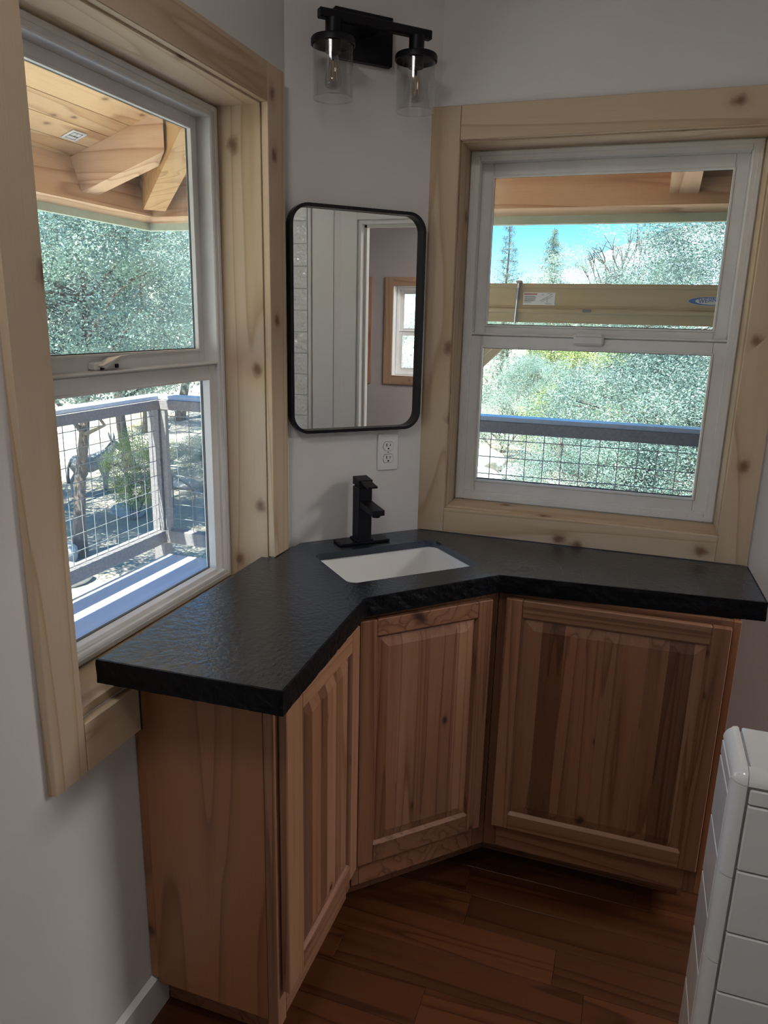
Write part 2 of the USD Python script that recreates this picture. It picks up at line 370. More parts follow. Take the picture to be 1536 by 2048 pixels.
ROCK = noisy('pale_granite_boulder', (0.44, 0.43, 0.42), (0.30, 0.30, 0.30), 2.2, rough=0.9, bump=0.4, bump_scale=9, dist=0.05)
BARK = noisy('oak_bark', (0.17, 0.135, 0.11), (0.08, 0.065, 0.055), 14, rough=0.95, stretch=(1, 1, 0.25), bump=0.5, bump_scale=30, dist=0.02)
DEADWOOD = noisy('bleached_dead_wood', (0.62, 0.60, 0.55), (0.45, 0.43, 0.40), 6, rough=0.9)
GROUND = mat('dry_grass_ground', {
    "tc": ("texture_coordinate", {}), "n": ("noise_texture", {"scale": 0.33, "detail": 7.0, "roughness": 0.62}), "n2": ("noise_texture", {"scale": 5.0, "detail": 5.0, "roughness": 0.7}),
    "r": ("rgb_ramp", {"ramp": [(0, (0.25, 0.21, 0.18)), (0.38, (0.29, 0.25, 0.21)), (0.52, (0.35, 0.31, 0.24)), (0.66, (0.35, 0.26, 0.14)), (1, (0.25, 0.22, 0.14))]}),
    "r2": ("rgb_ramp", {"ramp": [(0, (0.55, 0.55, 0.55)), (0.5, (1, 1, 1)), (1, (1.25, 1.25, 1.25))]}), "m": ("mix_color", {"blend_type": "multiply", "fac": 1.0}),
    "b": ("bump", {"strength": 0.6, "distance": 0.08}), "p": ("principled_bsdf", {"roughness": 0.95})},
    [("tc.object", "n.vector"), ("tc.object", "n2.vector"), ("n.fac", "r.fac"), ("n2.fac", "r2.fac"), ("r.color", "m.a"), ("r2.color", "m.b"), ("m.result", "p.base_color"), ("n2.fac", "b.height"), ("b.normal", "p.normal")])
RIDGE = noisy('hazy_chaparral_slope', (0.20, 0.22, 0.29), (0.15, 0.19, 0.24), 0.02, rough=1.0, detail=8.0)  # distance haze is put into this bluish slope colour


def leaf_mat(name, a, b, c, trans=0.35, gloss=0.35):
    return mat(name, {
        "g": ("geometry", {}), "oi": ("object_info", {}), "r": ("rgb_ramp", {"ramp": [(0, a), (0.5, b), (1.0, c)]}),
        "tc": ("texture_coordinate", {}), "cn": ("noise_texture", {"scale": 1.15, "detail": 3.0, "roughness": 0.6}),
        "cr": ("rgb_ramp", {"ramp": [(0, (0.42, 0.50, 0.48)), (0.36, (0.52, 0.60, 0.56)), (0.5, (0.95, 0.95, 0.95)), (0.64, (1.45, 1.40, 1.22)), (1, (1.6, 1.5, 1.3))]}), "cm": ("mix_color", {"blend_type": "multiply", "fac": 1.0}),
        "v": ("math", {"math_type": "multiply_add", "value2": 0.3, "value3": 0.85}), "hs": ("hsv", {}),
        "p": ("principled_bsdf", {"roughness": gloss, "specular_ior_level": 0.6}), "t": ("translucent_bsdf", {}), "m": ("mix_closure", {"fac": trans})},
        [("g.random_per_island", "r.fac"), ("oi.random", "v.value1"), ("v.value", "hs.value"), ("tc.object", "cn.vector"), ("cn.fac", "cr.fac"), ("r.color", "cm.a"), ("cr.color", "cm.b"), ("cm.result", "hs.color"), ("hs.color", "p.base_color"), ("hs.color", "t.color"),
         ("p.BSDF", "m.closure1"), ("t.BSDF", "m.closure2")], surface="m.closure")


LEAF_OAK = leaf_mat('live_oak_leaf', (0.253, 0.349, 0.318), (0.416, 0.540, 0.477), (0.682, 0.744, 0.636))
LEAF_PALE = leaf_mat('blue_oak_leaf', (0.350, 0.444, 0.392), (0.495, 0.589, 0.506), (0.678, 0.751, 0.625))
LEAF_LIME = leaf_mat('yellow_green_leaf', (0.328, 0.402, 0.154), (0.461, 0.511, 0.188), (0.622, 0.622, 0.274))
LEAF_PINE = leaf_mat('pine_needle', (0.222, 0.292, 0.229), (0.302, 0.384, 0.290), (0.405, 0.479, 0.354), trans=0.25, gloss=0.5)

# ==================================================================================================
#                                              THE ROOM
# ==================================================================================================
ZF, ZC = -0.085, 2.80          # floor, ceiling
T = 0.02                       # thickness of the window boards


def wall_with_holes(x0, x1, z0, z1, t, holes, M):
    """a wall slab from local Y=0 to Y=t with rectangular holes (x0, x1, z0, z1)"""
    p = sg.box(x0, z0, x1, z1)
    for h in holes:
        p = p.difference(sg.box(h[0], h[2], h[1], h[3]))
    m = trimesh.creation.extrude_polygon(p, t, engine='earcut')
    A = np.array([[1, 0, 0, 0], [0, 0, -1, t], [0, 1, 0, 0], [0, 0, 0, 1]], float)     # polygon x, y -> X, Z; extrusion -> Y
    m.apply_transform(A)
    return xf(m, M)


# openings: local X range along the wall, z range (faces of the jamb boards lie 4 mm inside the casing)
LW = (-1.262, -0.474, 0.808, 2.054)          # window 1, in the left wall; X is world y
RW = (0.403, 1.214, 0.965, 2.044)            # window 2, in the back wall; X is world x
WALL_T = 0.20
J = 0.019


def hole(w):
    return (w[0] - J, w[1] + J, w[2] - J, w[3] + J)


wl = structure('wall_left'); obj('surface', wall_with_holes(-3.6, -C, ZF, 3.0, WALL_T, [hole(LW)], M_LEFT), PAINT, wl)
wb = structure('wall_back'); obj('surface', wall_with_holes(C, 1.75, ZF, 3.0, WALL_T, [hole(RW)], M_BACK), PAINT, wb)
wc = structure('wall_corner'); obj('surface', prism([(0, -C), (C, 0), (C, WALL_T), (-WALL_T, WALL_T), (-WALL_T, -C)], ZF, 3.0), PAINT, wc)
DOOR = (0.05, 0.80, ZF, 2.02)                # doorway in the right wall; X is -y
wr = structure('wall_right'); obj('surface', wall_with_holes(-2.0, 3.6, ZF, 3.0, 0.12, [DOOR], M_RIGHT), PAINT, wr)
wf = structure('wall_front'); obj('surface', box(-WALL_T, 1.87, -3.75, -3.6, ZF, 3.0), PAINT, wf)
cl = structure('ceiling'); obj('surface', box(-WALL_T, 1.87, -3.75, WALL_T, ZC, ZC + 0.1), PAINT, cl)

# floor: boards along x, each its own piece, random lengths
fl = structure('floor')
obj('underlay', box(-0.0, 1.87, -3.6, 0.0, ZF - 0.05, ZF - 0.012), DARK, fl)
rng = random.Random(5)
yy, row = 0.0, 0
PW = 0.1155
ystart = -0.002
while ystart > -3.55:
    x, first = 0.0, True
    y1, y0 = ystart, ystart - PW
    fixed = {4: [0.645], 5: [0.90], 6: [0.345, 0.98], 7: [0.60], 3: [0.62]}.get(row)
    cuts = [0.0] + (fixed if fixed else [rng.uniform(0.3, 1.3)]) + [1.87]
    for a, b in zip(cuts[:-1], cuts[1:]):
        obj('plank', box(a + 0.0004, b - 0.0004, y0 + 0.0004, y1 - 0.0004, ZF - 0.012, ZF, 0.0005), FLOORW, fl)
    ystart -= PW
    row += 1

# baseboard on the left wall, up to the cabinet
bl = structure('baseboard_left')
obj('board', cat([box(0.0005, 0.013, -3.55, -1.055, ZF, 0.012), hull([(0.0005, y, z) for y in (-3.55, -1.055) for z in (0.012, 0.022)] + [(0.013, y, 0.012) for y in (-3.55, -1.055)])]), WHITE_PAINT, bl)


# ---------------------------------------------------------------- windows
def ring(x0, x1, z0, z1, w, y0, y1, M, bev=0.003, wb=None, wt=None):
    """four bars of a rectangular frame of width w (bottom wb, top wt), mitre-free"""
    wb, wt = wb or w, wt or w
    return xf(cat([box(x0, x0 + w, y0, y1, z0, z1, bev), box(x1 - w, x1, y0, y1, z0, z1, bev), box(x0 + w - 0.001, x1 - w + 0.001, y0, y1, z0, z0 + wb, bev), box(x0 + w - 0.001, x1 - w + 0.001, y0, y1, z1 - wt, z1, bev)]), M)


def window(name, W, zr, M, depth, label, lock, ust=0.038, rb=0.046):
    """single-hung vinyl window: W = opening, zr = (top of the lower glass, bottom of the upper glass), depth = face of the vinyl"""
    x0, x1, z0, z1 = W
    t = structure(name, label)
    d = depth
    obj('frame', cat([ring(x0, x1, z0, z1, 0.030, d, d + 0.062, M), ring(x0 + 0.004, x1 - 0.004, z0 + 0.004, z1 - 0.004, 0.012, d - 0.004, d + 0.004, M, 0.001)]), VINYL, t)
    zlow, zup = zr
    # upper sash, fixed, further out; its stiles and rails
    e = 0.028 + ust
    us = obj('upper_sash', ring(x0 + 0.028, x1 - 0.028, zup - 0.035, z1 - 0.028, ust, d + 0.042, d + 0.060, M, 0.003, wb=0.035, wt=ust), VINYL, t)
    obj('glazing_bead', ring(x0 + e - 0.002, x1 - e + 0.002, zup - 0.004, z1 - e + 0.002, 0.006, d + 0.038, d + 0.050, M, 0.001), VINYL, us)
    obj('glazing_seal', ring(x0 + e, x1 - e, zup, z1 - e, 0.004, d + 0.0502, d + 0.0555, M, 0.0005), SEAL, us)
    obj('pane', xf(box(x0 + e - 0.006, x1 - e + 0.006, d + 0.0556, d + 0.0585, zup - 0.008, z1 - e + 0.006), M), PANE, us)
    # lower sash, nearer
    ls = obj('lower_sash', ring(x0 + 0.022, x1 - 0.022, z0 + 0.022, zlow + 0.038, 0.042, d + 0.010, d + 0.042, M, 0.004, wb=rb, wt=0.038), VINYL, t)
    obj('glazing_bead', ring(x0 + 0.062, x1 - 0.062, z0 + rb + 0.018, zlow + 0.004, 0.006, d + 0.006, d + 0.028, M, 0.001), VINYL, ls)
    obj('glazing_seal', ring(x0 + 0.064, x1 - 0.064, z0 + rb + 0.022, zlow, 0.004, d + 0.0282, d + 0.0355, M, 0.0005), SEAL, ls)
    obj('pane', xf(box(x0 + 0.058, x1 - 0.058, d + 0.0356, d + 0.0385, z0 + rb + 0.016, zlow + 0.004), M), PANE, ls)
    obj('meeting_rail_lip', xf(box(x0 + 0.024, x1 - 0.024, d + 0.002, d + 0.044, zlow + 0.038, zlow + 0.044, 0.002), M), VINYL, ls)
    if lock == 'lever':
        xm = (x0 + x1) / 2 - 0.06
        zb = zlow + 0.044
        base = cat([box(xm - 0.035, xm + 0.045, d + 0.022, d + 0.044, zb, zb + 0.018, 0.004)])
        lk = obj('sash_lock', xf(base, M), VINYL, ls, label='raised sash lock lever')
        lev = hull([(xm - 0.028, d + 0.008, zb + 0.012), (xm - 0.028, d + 0.034, zb + 0.010), (xm + 0.02, d + 0.000, zb + 0.030), (xm + 0.02, d + 0.034, zb + 0.026), (xm + 0.06, d + 0.004, zb + 0.032), (xm + 0.06, d + 0.026, zb + 0.030),
                    (xm - 0.02, d + 0.008, zb + 0.006), (xm + 0.05, d + 0.006, zb + 0.026)])
        obj('latch_lever', xf(lev, M), VINYL, ls)
        obj('lock_screw', xf(cat([box(xm - 0.020, xm - 0.012, d + 0.018, d + 0.023, zb + 0.002, zb + 0.010), box(xm + 0.028, xm + 0.036, d + 0.018, d + 0.023, zb + 0.004, zb + 0.012)]), M), DARK, ls)
    elif lock == 'flush':
        xm = (x0 + x1) / 2 - 0.012
        zb = zlow + 0.046
        obj('sash_lock', xf(cat([box(xm - 0.045, xm + 0.045, d - 0.006, d + 0.030, zb - 0.030, zb + 0.004, 0.006), box(xm - 0.040, xm + 0.040, d - 0.010, d + 0.0, zb - 0.006, zb + 0.006, 0.003)]), M), VINYL, ls)
    return t


def casing(name, W, zt, zb, outer, M, depth, label, near_bottom, far_bottom, sill_front, apron):
    """flat pine boards round a window: two full-height side boards, a head and an apron between them, and the jamb boards in the reveal"""
    x0, x1, z0, z1 = W
    o0, o1 = outer
    r = 0.006
    t = structure(name, label)
    up_axis, al = 'z', ('x' if M is M_BACK else 'y')
    obj('casing_board', xf(box(o0, x0 - r + 0.002, -T, -0.0005, near_bottom, zt, 0.0015), M), PINE[up_axis], t)
    obj('casing_board', xf(box(x1 + r - 0.002, o1, -T, -0.0005, far_bottom, zt, 0.0015), M), PINE[up_axis], t)
    obj('casing_board', xf(box(x0 - r + 0.0028, x1 + r - 0.0028, -T, -0.0005, z1 + 0.004, zt, 0.0015), M), PINE[al], t)
    obj('casing_board', xf(box(apron[0], apron[1], -T, -0.0005, zb, apron[2], 0.0015), M), PINE[al], t)
    obj('jamb_board', xf(box(x0 - J, x0, -0.0, depth + 0.03, z0 - J, z1 + J, 0.001), M), PINE[up_axis], t)
    obj('jamb_board', xf(box(x1, x1 + J, -0.0, depth + 0.03, z0 - J, z1 + J, 0.001), M), PINE[up_axis], t)
    obj('jamb_board', xf(box(x0, x1, -0.0, depth + 0.03, z1, z1 + J, 0.001), M), PINE[al], t)
    obj('sill_board', xf(box(x0, x1, sill_front, depth + 0.03, z0 - J, z0, 0.001), M), PINE[al], t)
    return t


HC = 0.88
DL, DR = 0.122, 0.108
window('window_1', LW, (1.382, 1.458), M_LEFT, DL, 'white vinyl single-hung window with raised lock lever, looking onto deck corner', 'lever', ust=0.029, rb=0.018)
window('window_2', RW, (1.467, 1.535), M_BACK, DR, 'white vinyl single-hung window above the counter, looking onto the yellow ladder', 'flush')
casing('trim_1', LW, 2.148, 0.684, (-1.3515, -0.3775), M_LEFT, DL, 'flat pale pine boards round the window over the long counter end', 0.684, HC + 0.0005, 0.0, (-1.2645, -1.1015, 0.787))
casing('trim_2', RW, 2.138, HC + 0.0005, (0.310, 1.303), M_BACK, DR, 'flat knotty pine boards round the window facing the camera', HC + 0.0005, HC + 0.0005, 0.0, (0.3995, 1.2175, 0.960))


# ---------------------------------------------------------------- doorway, next room
dt = structure('trim_3', 'plain white boards round the doorway')
for a, b in ((0.80, 0.885), (-0.035, 0.05)):
    obj('casing_board', xf(box(a, b, -0.015, -0.0005, ZF, 2.02 + 0.085, 0.002), M_RIGHT), WHITE_PAINT, dt)
obj('casing_board', xf(box(0.05, 0.80, -0.015, -0.0005, 2.02, 2.105, 0.002), M_RIGHT), WHITE_PAINT, dt)
for a, b in ((0.782, 0.7995), (0.0505, 0.068)):
    obj('jamb_board', xf(box(a, b, -0.001, 0.121, ZF, 2.0195), M_RIGHT), WHITE_PAINT, dt)
obj('jamb_board', xf(box(0.068, 0.782, -0.001, 0.121, 2.002, 2.0195), M_RIGHT), WHITE_PAINT, dt)
obj('door_stop', xf(cat([box(0.770, 0.782, 0.05, 0.075, ZF, 2.002), box(0.068, 0.782, 0.05, 0.075, 1.990, 2.002)]), M_RIGHT), WHITE_PAINT, dt)

WA = (1.12, 1.83, 0.98, 1.865)
WB = (2.15, 2.90, 0.98, 1.865)
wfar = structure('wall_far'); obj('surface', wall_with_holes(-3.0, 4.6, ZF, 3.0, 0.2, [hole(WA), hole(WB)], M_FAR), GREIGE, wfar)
wn = structure('wall_next_side'); obj('surface', cat([box(1.87, 5.7, 2.0, 2.15, ZF, 3.0), box(1.87, 5.7, -4.75, -4.6, ZF, 3.0), box(1.75, 1.87, -4.75, -3.6, ZF, 3.0), box(1.75, 1.87, 0.2, 2.15, ZF, 3.0)]), PAINT, wn)
fn = structure('floor_next'); obj('surface', box(1.87, 5.7, -4.6, 2.0, ZF - 0.05, ZF), FLOORW, fn)
cn = structure('ceiling_next'); obj('surface', box(1.87, 5.7, -4.75, 2.15, ZC, ZC + 0.1), PAINT, cn)
for nm, tn, w, lab in (('window_3', 'trim_4', WA, 'white window of the next room, fuller one in the mirror'), ('window_4', 'trim_5', WB, 'white window of the next room, cut by the door frame in the mirror')):
    window(nm, w, (1.385, 1.45), M_FAR, 0.10, lab, None)
    tt = structure(tn, 'shade-darkened pine boards round ' + lab.replace('white ', ''))
    x0, x1, z0, z1 = w
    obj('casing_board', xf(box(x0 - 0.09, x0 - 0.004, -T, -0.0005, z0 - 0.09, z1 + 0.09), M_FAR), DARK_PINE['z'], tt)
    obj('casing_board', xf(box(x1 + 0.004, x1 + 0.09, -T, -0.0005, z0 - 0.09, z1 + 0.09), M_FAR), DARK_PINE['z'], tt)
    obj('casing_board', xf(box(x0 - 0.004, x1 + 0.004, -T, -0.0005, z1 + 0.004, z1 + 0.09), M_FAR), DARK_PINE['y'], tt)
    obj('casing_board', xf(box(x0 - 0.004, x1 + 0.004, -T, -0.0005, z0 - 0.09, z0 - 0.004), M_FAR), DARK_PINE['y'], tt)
    obj('jamb_board', xf(cat([box(x0 - J, x0, 0, 0.13, z0 - J, z1 + J), box(x1, x1 + J, 0, 0.13, z0 - J, z1 + J), box(x0, x1, 0, 0.13, z1, z1 + J), box(x0, x1, 0, 0.13, z0 - J, z0)]), M_FAR), WHITE_PAINT, tt)

obj('panel_board', xf(box(0.93, 1.048, -0.005, -0.0004, ZF, 2.3, 0.001), M_RIGHT), WHITE_PAINT, wr)
# added unseen fill lights, built like ceiling lamps: one in this room, one next door
EMIT_A = mat('lit_diffuser', {"e": ("emission", {"color": (1, 0.98, 0.95), "strength": 2.0})}, surface="e.emission")


def lamp(name, label, cx, cy, w, h, power, colour):  # an added fill light in a lamp-like housing
    t = thing(name, label, 'ceiling lamp', (cx, cy, ZC))
    obj('housing', box(cx - w / 2 - 0.02, cx + w / 2 + 0.02, cy - h / 2 - 0.02, cy + h / 2 + 0.02, ZC - 0.045, ZC - 0.001, 0.004), WHITE_PAINT, t)
    obj('diffuser', box(cx - w / 2, cx + w / 2, cy - h / 2, cy + h / 2, ZC - 0.050, ZC - 0.044), EMIT_A, t)
    l = UsdLux.RectLight.Define(stage, str(t.GetPath()) + '/glow')
    l.CreateWidthAttr(w); l.CreateHeightAttr(h); l.CreateIntensityAttr(power); l.CreateColorAttr(Gf.Vec3f(*colour))
    l.AddTranslateOp().Set(Gf.Vec3d(0, 0, -0.052))
    return t


lamp('ceiling_light', 'added square fill light above the middle of the floor', 0.36, -2.05, 0.45, 0.45, ROOM_LAMP, (1.0, 0.96, 0.95))
lamp('ceiling_panel', 'added long fill light of the next room', 4.0, 0.6, 1.2, 2.0, NEXT_LAMP, (1.0, 0.97, 0.96))

pl = thing('black_pole', 'slim black pole standing in the next room, seen in the mirror', 'pole', (3.0, -1.235, ZF))
obj('shaft', rod((3.0, -1.235, ZF + 0.02), (3.0, -1.235, 0.92), 0.011, 10), BLACK, pl, smooth=40)
obj('grip', box(2.985, 3.015, -1.258, -1.212, 0.86, 1.10, 0.008), BLACK, pl)
obj('knob', trimesh.creation.icosphere(2, 0.026).apply_translation([3.0, -1.225, 0.84]), BLACK, pl, smooth=True)
obj('foot', lathe([(0.001, 0), (0.09, 0), (0.09, 0.012), (0.03, 0.03), (0.001, 0.03)], 24, (3.0, -1.235, ZF + 0.0005)), BLACK, pl, smooth=40)

# ---------------------------------------------------------------- counter
def ring_noise(pts, n):
    return pts


A_, B_, C_, D_, E_, F_ = (-0.012, -1.185), (0.392, -1.170), (0.3705, -0.671), (0.650, -0.373), (1.318, -0.320), (1.307, -0.0215)
outline = [A_, B_, C_, D_, E_, F_, (C - 0.0225, -0.0215), (0.0225, -C + 0.0225), (0.0215, -0.376), (0.0215, -0.472), (-0.022, -0.4748)]
SB = (0.028, 0.432, 0.127, 0.392)               # sink cut-out in the corner frame: s0, s1, d0, d1
sink_poly = sg.box(SB[0] + 0.028, SB[2] + 0.028, SB[1] - 0.028, SB[3] - 0.028).buffer(0.028, quad_segs=8)
sink_world = sg.Polygon([tuple(ch(x, y, 0)[:2]) for x, y in sink_poly.exterior.coords])
ct = thing('countertop', 'black leathered stone countertop with chiselled edge wrapping the corner', 'countertop', (0.4, -0.5, 0.83))
topz, botz = HC, 0.829
poly = sg.Polygon(outline).difference(sink_world)
# top slab is a little inside the chiselled strip, whose face is broken stone
midz = topz - 0.021
obj('slab', prism(sg.Polygon(outline).buffer(-0.0045, join_style=2).difference(sink_world), midz, topz), GRANITE, ct)
obj('build_up', prism(sg.Polygon(outline).buffer(-0.0045, join_style=2).difference(sg.Polygon(outline).buffer(-0.034, join_style=2)), botz, midz - 0.0002), GRANITE_EDGE, ct)


def chiselled(path_pts, seed):
    """rough broken edge strip along a polyline (outer side to the right of the walk)"""
    P = np.array(path_pts, float)
    out, acc = [], 0.0
    for i in range(len(P) - 1):
        L = np.linalg.norm(P[i + 1] - P[i]); n = max(2, int(L / 0.006))
        for k in range(n):
            out.append(P[i] + (P[i + 1] - P[i]) * k / n)
    out.append(P[-1])
    out = np.array(out)
    t = np.gradient(out, axis=0); t /= np.linalg.norm(t, axis=1, keepdims=True)
    nrm = np.stack([t[:, 1], -t[:, 0]], 1)
    zs = np.array([topz - 0.0002, topz - 0.002, topz - 0.008, topz - 0.014, topz - 0.020, topz - 0.027, topz - 0.034, topz - 0.041, botz + 0.004, botz + 0.0005])
    rows = []
    for j, z in enumerate(zs):
        p3 = np.column_stack([out * 1.0, np.full(len(out), z)])
        amp = [0.0, 0.001, 0.003, 0.0042, 0.0048, 0.005, 0.0048, 0.0042, 0.003, 0.0015][j]
        off = (meshkit.fbm(p3 * np.array([55, 55, 70]), 3, seed) - 0.42) * amp * 2.2
        rows.append(np.column_stack([out + nrm * off[:, None], np.full(len(out), z)]))
    inner = [np.column_stack([out - nrm * 0.006, np.full(len(out), z)]) for z in (botz + 0.0005, topz - 0.0002)]
    rows = [inner[1]] + rows + [inner[0]]
    n, V = len(out), np.vstack(rows)
    F = []
    for j in range(len(rows)):
        jn = (j + 1) % len(rows)
        for k in range(n - 1):
            a, b, c, d = j * n + k, j * n + k + 1, jn * n + k + 1, jn * n + k
            F += [[a, c, b], [a, d, c]]
    for e in (0, n - 1):
        ids = [j * n + e for j in range(len(rows))]
        for k in range(1, len(ids) - 1):
            F.append([ids[0], ids[k], ids[k + 1]] if e == 0 else [ids[0], ids[k + 1], ids[k]])
    m = trimesh.Trimesh(V, np.array(F), process=False)
    trimesh.repair.fix_normals(m)
    return m


obj('chiselled_edge', chiselled([A_, B_, C_, D_, E_, F_], 3), GRANITE_EDGE, ct, smooth=50)

# sink: undermount basin
sk = thing('sink', 'white rectangular undermount porcelain sink in the black counter', 'sink', tuple(ch(0.23, 0.26, 0.68)))
s0, s1, d0, d1 = SB[0] - 0.004, SB[1] + 0.004, SB[2] - 0.004, SB[3] + 0.004
rows = []
Z0 = HC - 0.0215
prof = [(0.030, 0.0), (0.0, 0.0), (-0.004, -0.03), (-0.010, -0.09), (-0.020, -0.120), (-0.045, -0.140), (-0.10, -0.147), (-0.125, -0.149)]
N = 64


def rrect(inset, n):
    p = sg.box(s0 + inset, d0 + inset, s1 - inset, d1 - inset)
    rr = max(0.004, min(0.045, (min(s1 - s0, d1 - d0) - 2 * inset) * 0.45))
    q = p.buffer(-rr).buffer(rr, quad_segs=10) if inset > -0.001 else p.buffer(0.0001)
    b = sg.LinearRing(q.exterior.coords)
    c = q.centroid
    pts = []
    for k in range(n):
        a = 2 * math.pi * (k + 0.5) / n
        ray = sg.LineString([(c.x, c.y), (c.x + math.cos(a), c.y + math.sin(a))])
        h = ray.intersection(b)
        h = h if h.geom_type == 'Point' else list(h.geoms)[0]
        pts.append((h.x, h.y))
    return np.array(pts)


for ins, dz in prof:
    q = rrect(max(-ins, -0.03) if ins <= 0 else -ins, N)
    rows.append(np.array([ch(a, b, Z0 + dz) for a, b in q]))
V = np.vstack(rows)
F = []
for j in range(len(rows) - 1):
    for k in range(N):
        a, b = j * N + k, j * N + (k + 1) % N
        F += [[a, b, b + N], [a, b + N, a + N]]
cidx = len(V)
V = np.vstack([V, ch(0.23, 0.26, Z0 - 0.1495)])
for k in range(N):
    F.append([(len(rows) - 1) * N + k, (len(rows) - 1) * N + (k + 1) % N, cidx])
basin = trimesh.Trimesh(V, np.array(F), process=False)
if basin.face_normals[-1][2] < 0:
    basin.invert()
obj('basin', basin, PORCELAIN, sk, smooth=40)
obj('drain', lathe([(0.001, 0.001), (0.012, 0.001), (0.024, 0.003), (0.030, 0.001), (0.030, -0.003)], 28, ch(0.23, 0.26, Z0 - 0.1475)), BLACK_SATIN, sk, smooth=50)

# faucet
fc = thing('faucet', 'matte black square single-lever faucet behind the sink', 'faucet', tuple(ch(0.2125, 0.062, HC)))


def cbox(sa, sb, da, db, za, zb, bev=0.002):
    return xf(box(sa, sb, -db, -da, za, zb, bev), M_CORNER)


fs = 0.2125
obj('deck_plate', cbox(fs - 0.083, fs + 0.083, 0.030, 0.094, HC + 0.0003, HC + 0.008, 0.003), BLACK_SATIN, fc)
obj('body', cat([cbox(fs - 0.028, fs + 0.028, 0.034, 0.090, HC + 0.007, HC + 0.014, 0.002), cbox(fs - 0.0225, fs + 0.0225, 0.040, 0.085, HC + 0.012, 1.055, 0.002)]), BLACK, fc)
obj('spout', xf(hull([(fs - 0.019, -0.08, 0.996), (fs + 0.019, -0.08, 0.996), (fs - 0.019, -0.08, 1.016), (fs + 0.019, -0.08, 1.016), (fs - 0.019, -0.178, 0.990), (fs + 0.019, -0.178, 0.990), (fs - 0.019, -0.178, 1.006), (fs + 0.019, -0.178, 1.006)]), M_CORNER), BLACK, fc)
obj('aerator', xf(lathe([(0.001, 0.0), (0.012, 0.0), (0.013, 0.004), (0.013, 0.012)], 20, (fs, -0.160, 0.983)), M_CORNER), BLACK_SATIN, fc, smooth=40)
hd = cat([cbox(fs - 0.0185, fs + 0.0185, 0.044, 0.081, 1.053, 1.062, 0.001), xf(hull([(fs - 0.0225, -0.040, 1.061), (fs + 0.0225, -0.040, 1.061), (fs - 0.0225, -0.085, 1.061), (fs + 0.0225, -0.085, 1.061), (fs - 0.0225, -0.040, 1.084), (fs + 0.0225, -0.040, 1.084), (fs - 0.0225, -0.085, 1.078), (fs + 0.0225, -0.085, 1.078)]), M_CORNER)])
lv = obj('lever', hd, BLACK, fc)
obj('lever_blade', xf(hull([(fs - 0.016, -0.06, 1.072), (fs + 0.016, -0.06, 1.072), (fs - 0.016, -0.06, 1.081), (fs + 0.016, -0.06, 1.081), (fs - 0.016, -0.135, 1.063), (fs + 0.016, -0.135, 1.063), (fs - 0.016, -0.135, 1.068), (fs + 0.016, -0.135, 1.068)]), M_CORNER), BLACK, lv)

# ---------------------------------------------------------------- mirror
mr = thing('wall_mirror', 'rounded rectangular wall mirror with a deep black frame', 'mirror', tuple(ch(0.2105, 0.0, 1.53)))


def plate(poly, y0, y1):
    m = trimesh.creation.extrude_polygon(poly, abs(y1 - y0), engine='earcut')
    m.apply_transform(np.array([[1, 0, 0, 0], [0, 0, -1, max(y0, y1)], [0, 1, 0, 0], [0, 0, 0, 1]], float))
    return m


ms, mz = (0.0, 0.421), (1.218, 1.848)
outer = sg.box(ms[0] + 0.055, mz[0] + 0.055, ms[1] - 0.055, mz[1] - 0.055).buffer(0.055, quad_segs=12)
inner = outer.buffer(-0.009, quad_segs=12)
lip = outer.buffer(-0.014, quad_segs=12)
obj('frame', xf(cat([plate(outer.difference(inner), -0.031, -0.0006), plate(outer.buffer(-0.002).difference(lip), -0.0065, -0.0008)]), M_CORNER), BLACK_SATIN, mr)
obj('glass', xf(plate(inner.buffer(-0.0003), -0.012, -0.007), M_CORNER), MIRROR, mr)

# ---------------------------------------------------------------- outlet
ol = thing('wall_outlet', 'white duplex wall outlet between mirror and counter', 'outlet', tuple(ch(0.3255, 0.0, 1.143)))
oc, oz = 0.3255, 1.1435
obj('cover_plate', cbox(oc - 0.035, oc + 0.035, 0.0005, 0.006, oz - 0.057, oz + 0.057, 0.003), PLATE, ol)
for dz in (0.0195, -0.0195):
    face = sg.Point(0, 0).buffer(0.0172, quad_segs=12).intersection(sg.box(-0.0172, -0.0135, 0.0172, 0.0135))
    f = plate(sg.Polygon([(x + oc, z + oz + dz) for x, z in face.exterior.coords]), -0.0074, -0.0055)
    rc = obj('receptacle', xf(f, M_CORNER), PLATE, ol)
    seam = face.buffer(0.0008).difference(face)
    obj('seam', xf(plate(sg.Polygon([(x + oc, z + oz + dz) for x, z in seam.exterior.coords], [[(x + oc, z + oz + dz) for x, z in seam.interiors[0].coords]]), -0.0064, -0.0058), M_CORNER), DARK, rc)
    obj('slot', cbox(oc - 0.0075, oc - 0.0050, 0.0073, 0.0077, oz + dz - 0.001, oz + dz + 0.0085, 0), DARK, rc)
    obj('slot', cbox(oc + 0.0050, oc + 0.0070, 0.0073, 0.0077, oz + dz - 0.000, oz + dz + 0.0075, 0), DARK, rc)
    obj('ground_hole', xf(plate(sg.Point(oc, oz + dz - 0.0075).buffer(0.0026), -0.0077, -0.0073), M_CORNER), DARK, rc)
obj('screw', xf(plate(sg.Point(oc, oz).buffer(0.0024), -0.0068, -0.0058), M_CORNER), STEEL, ol)

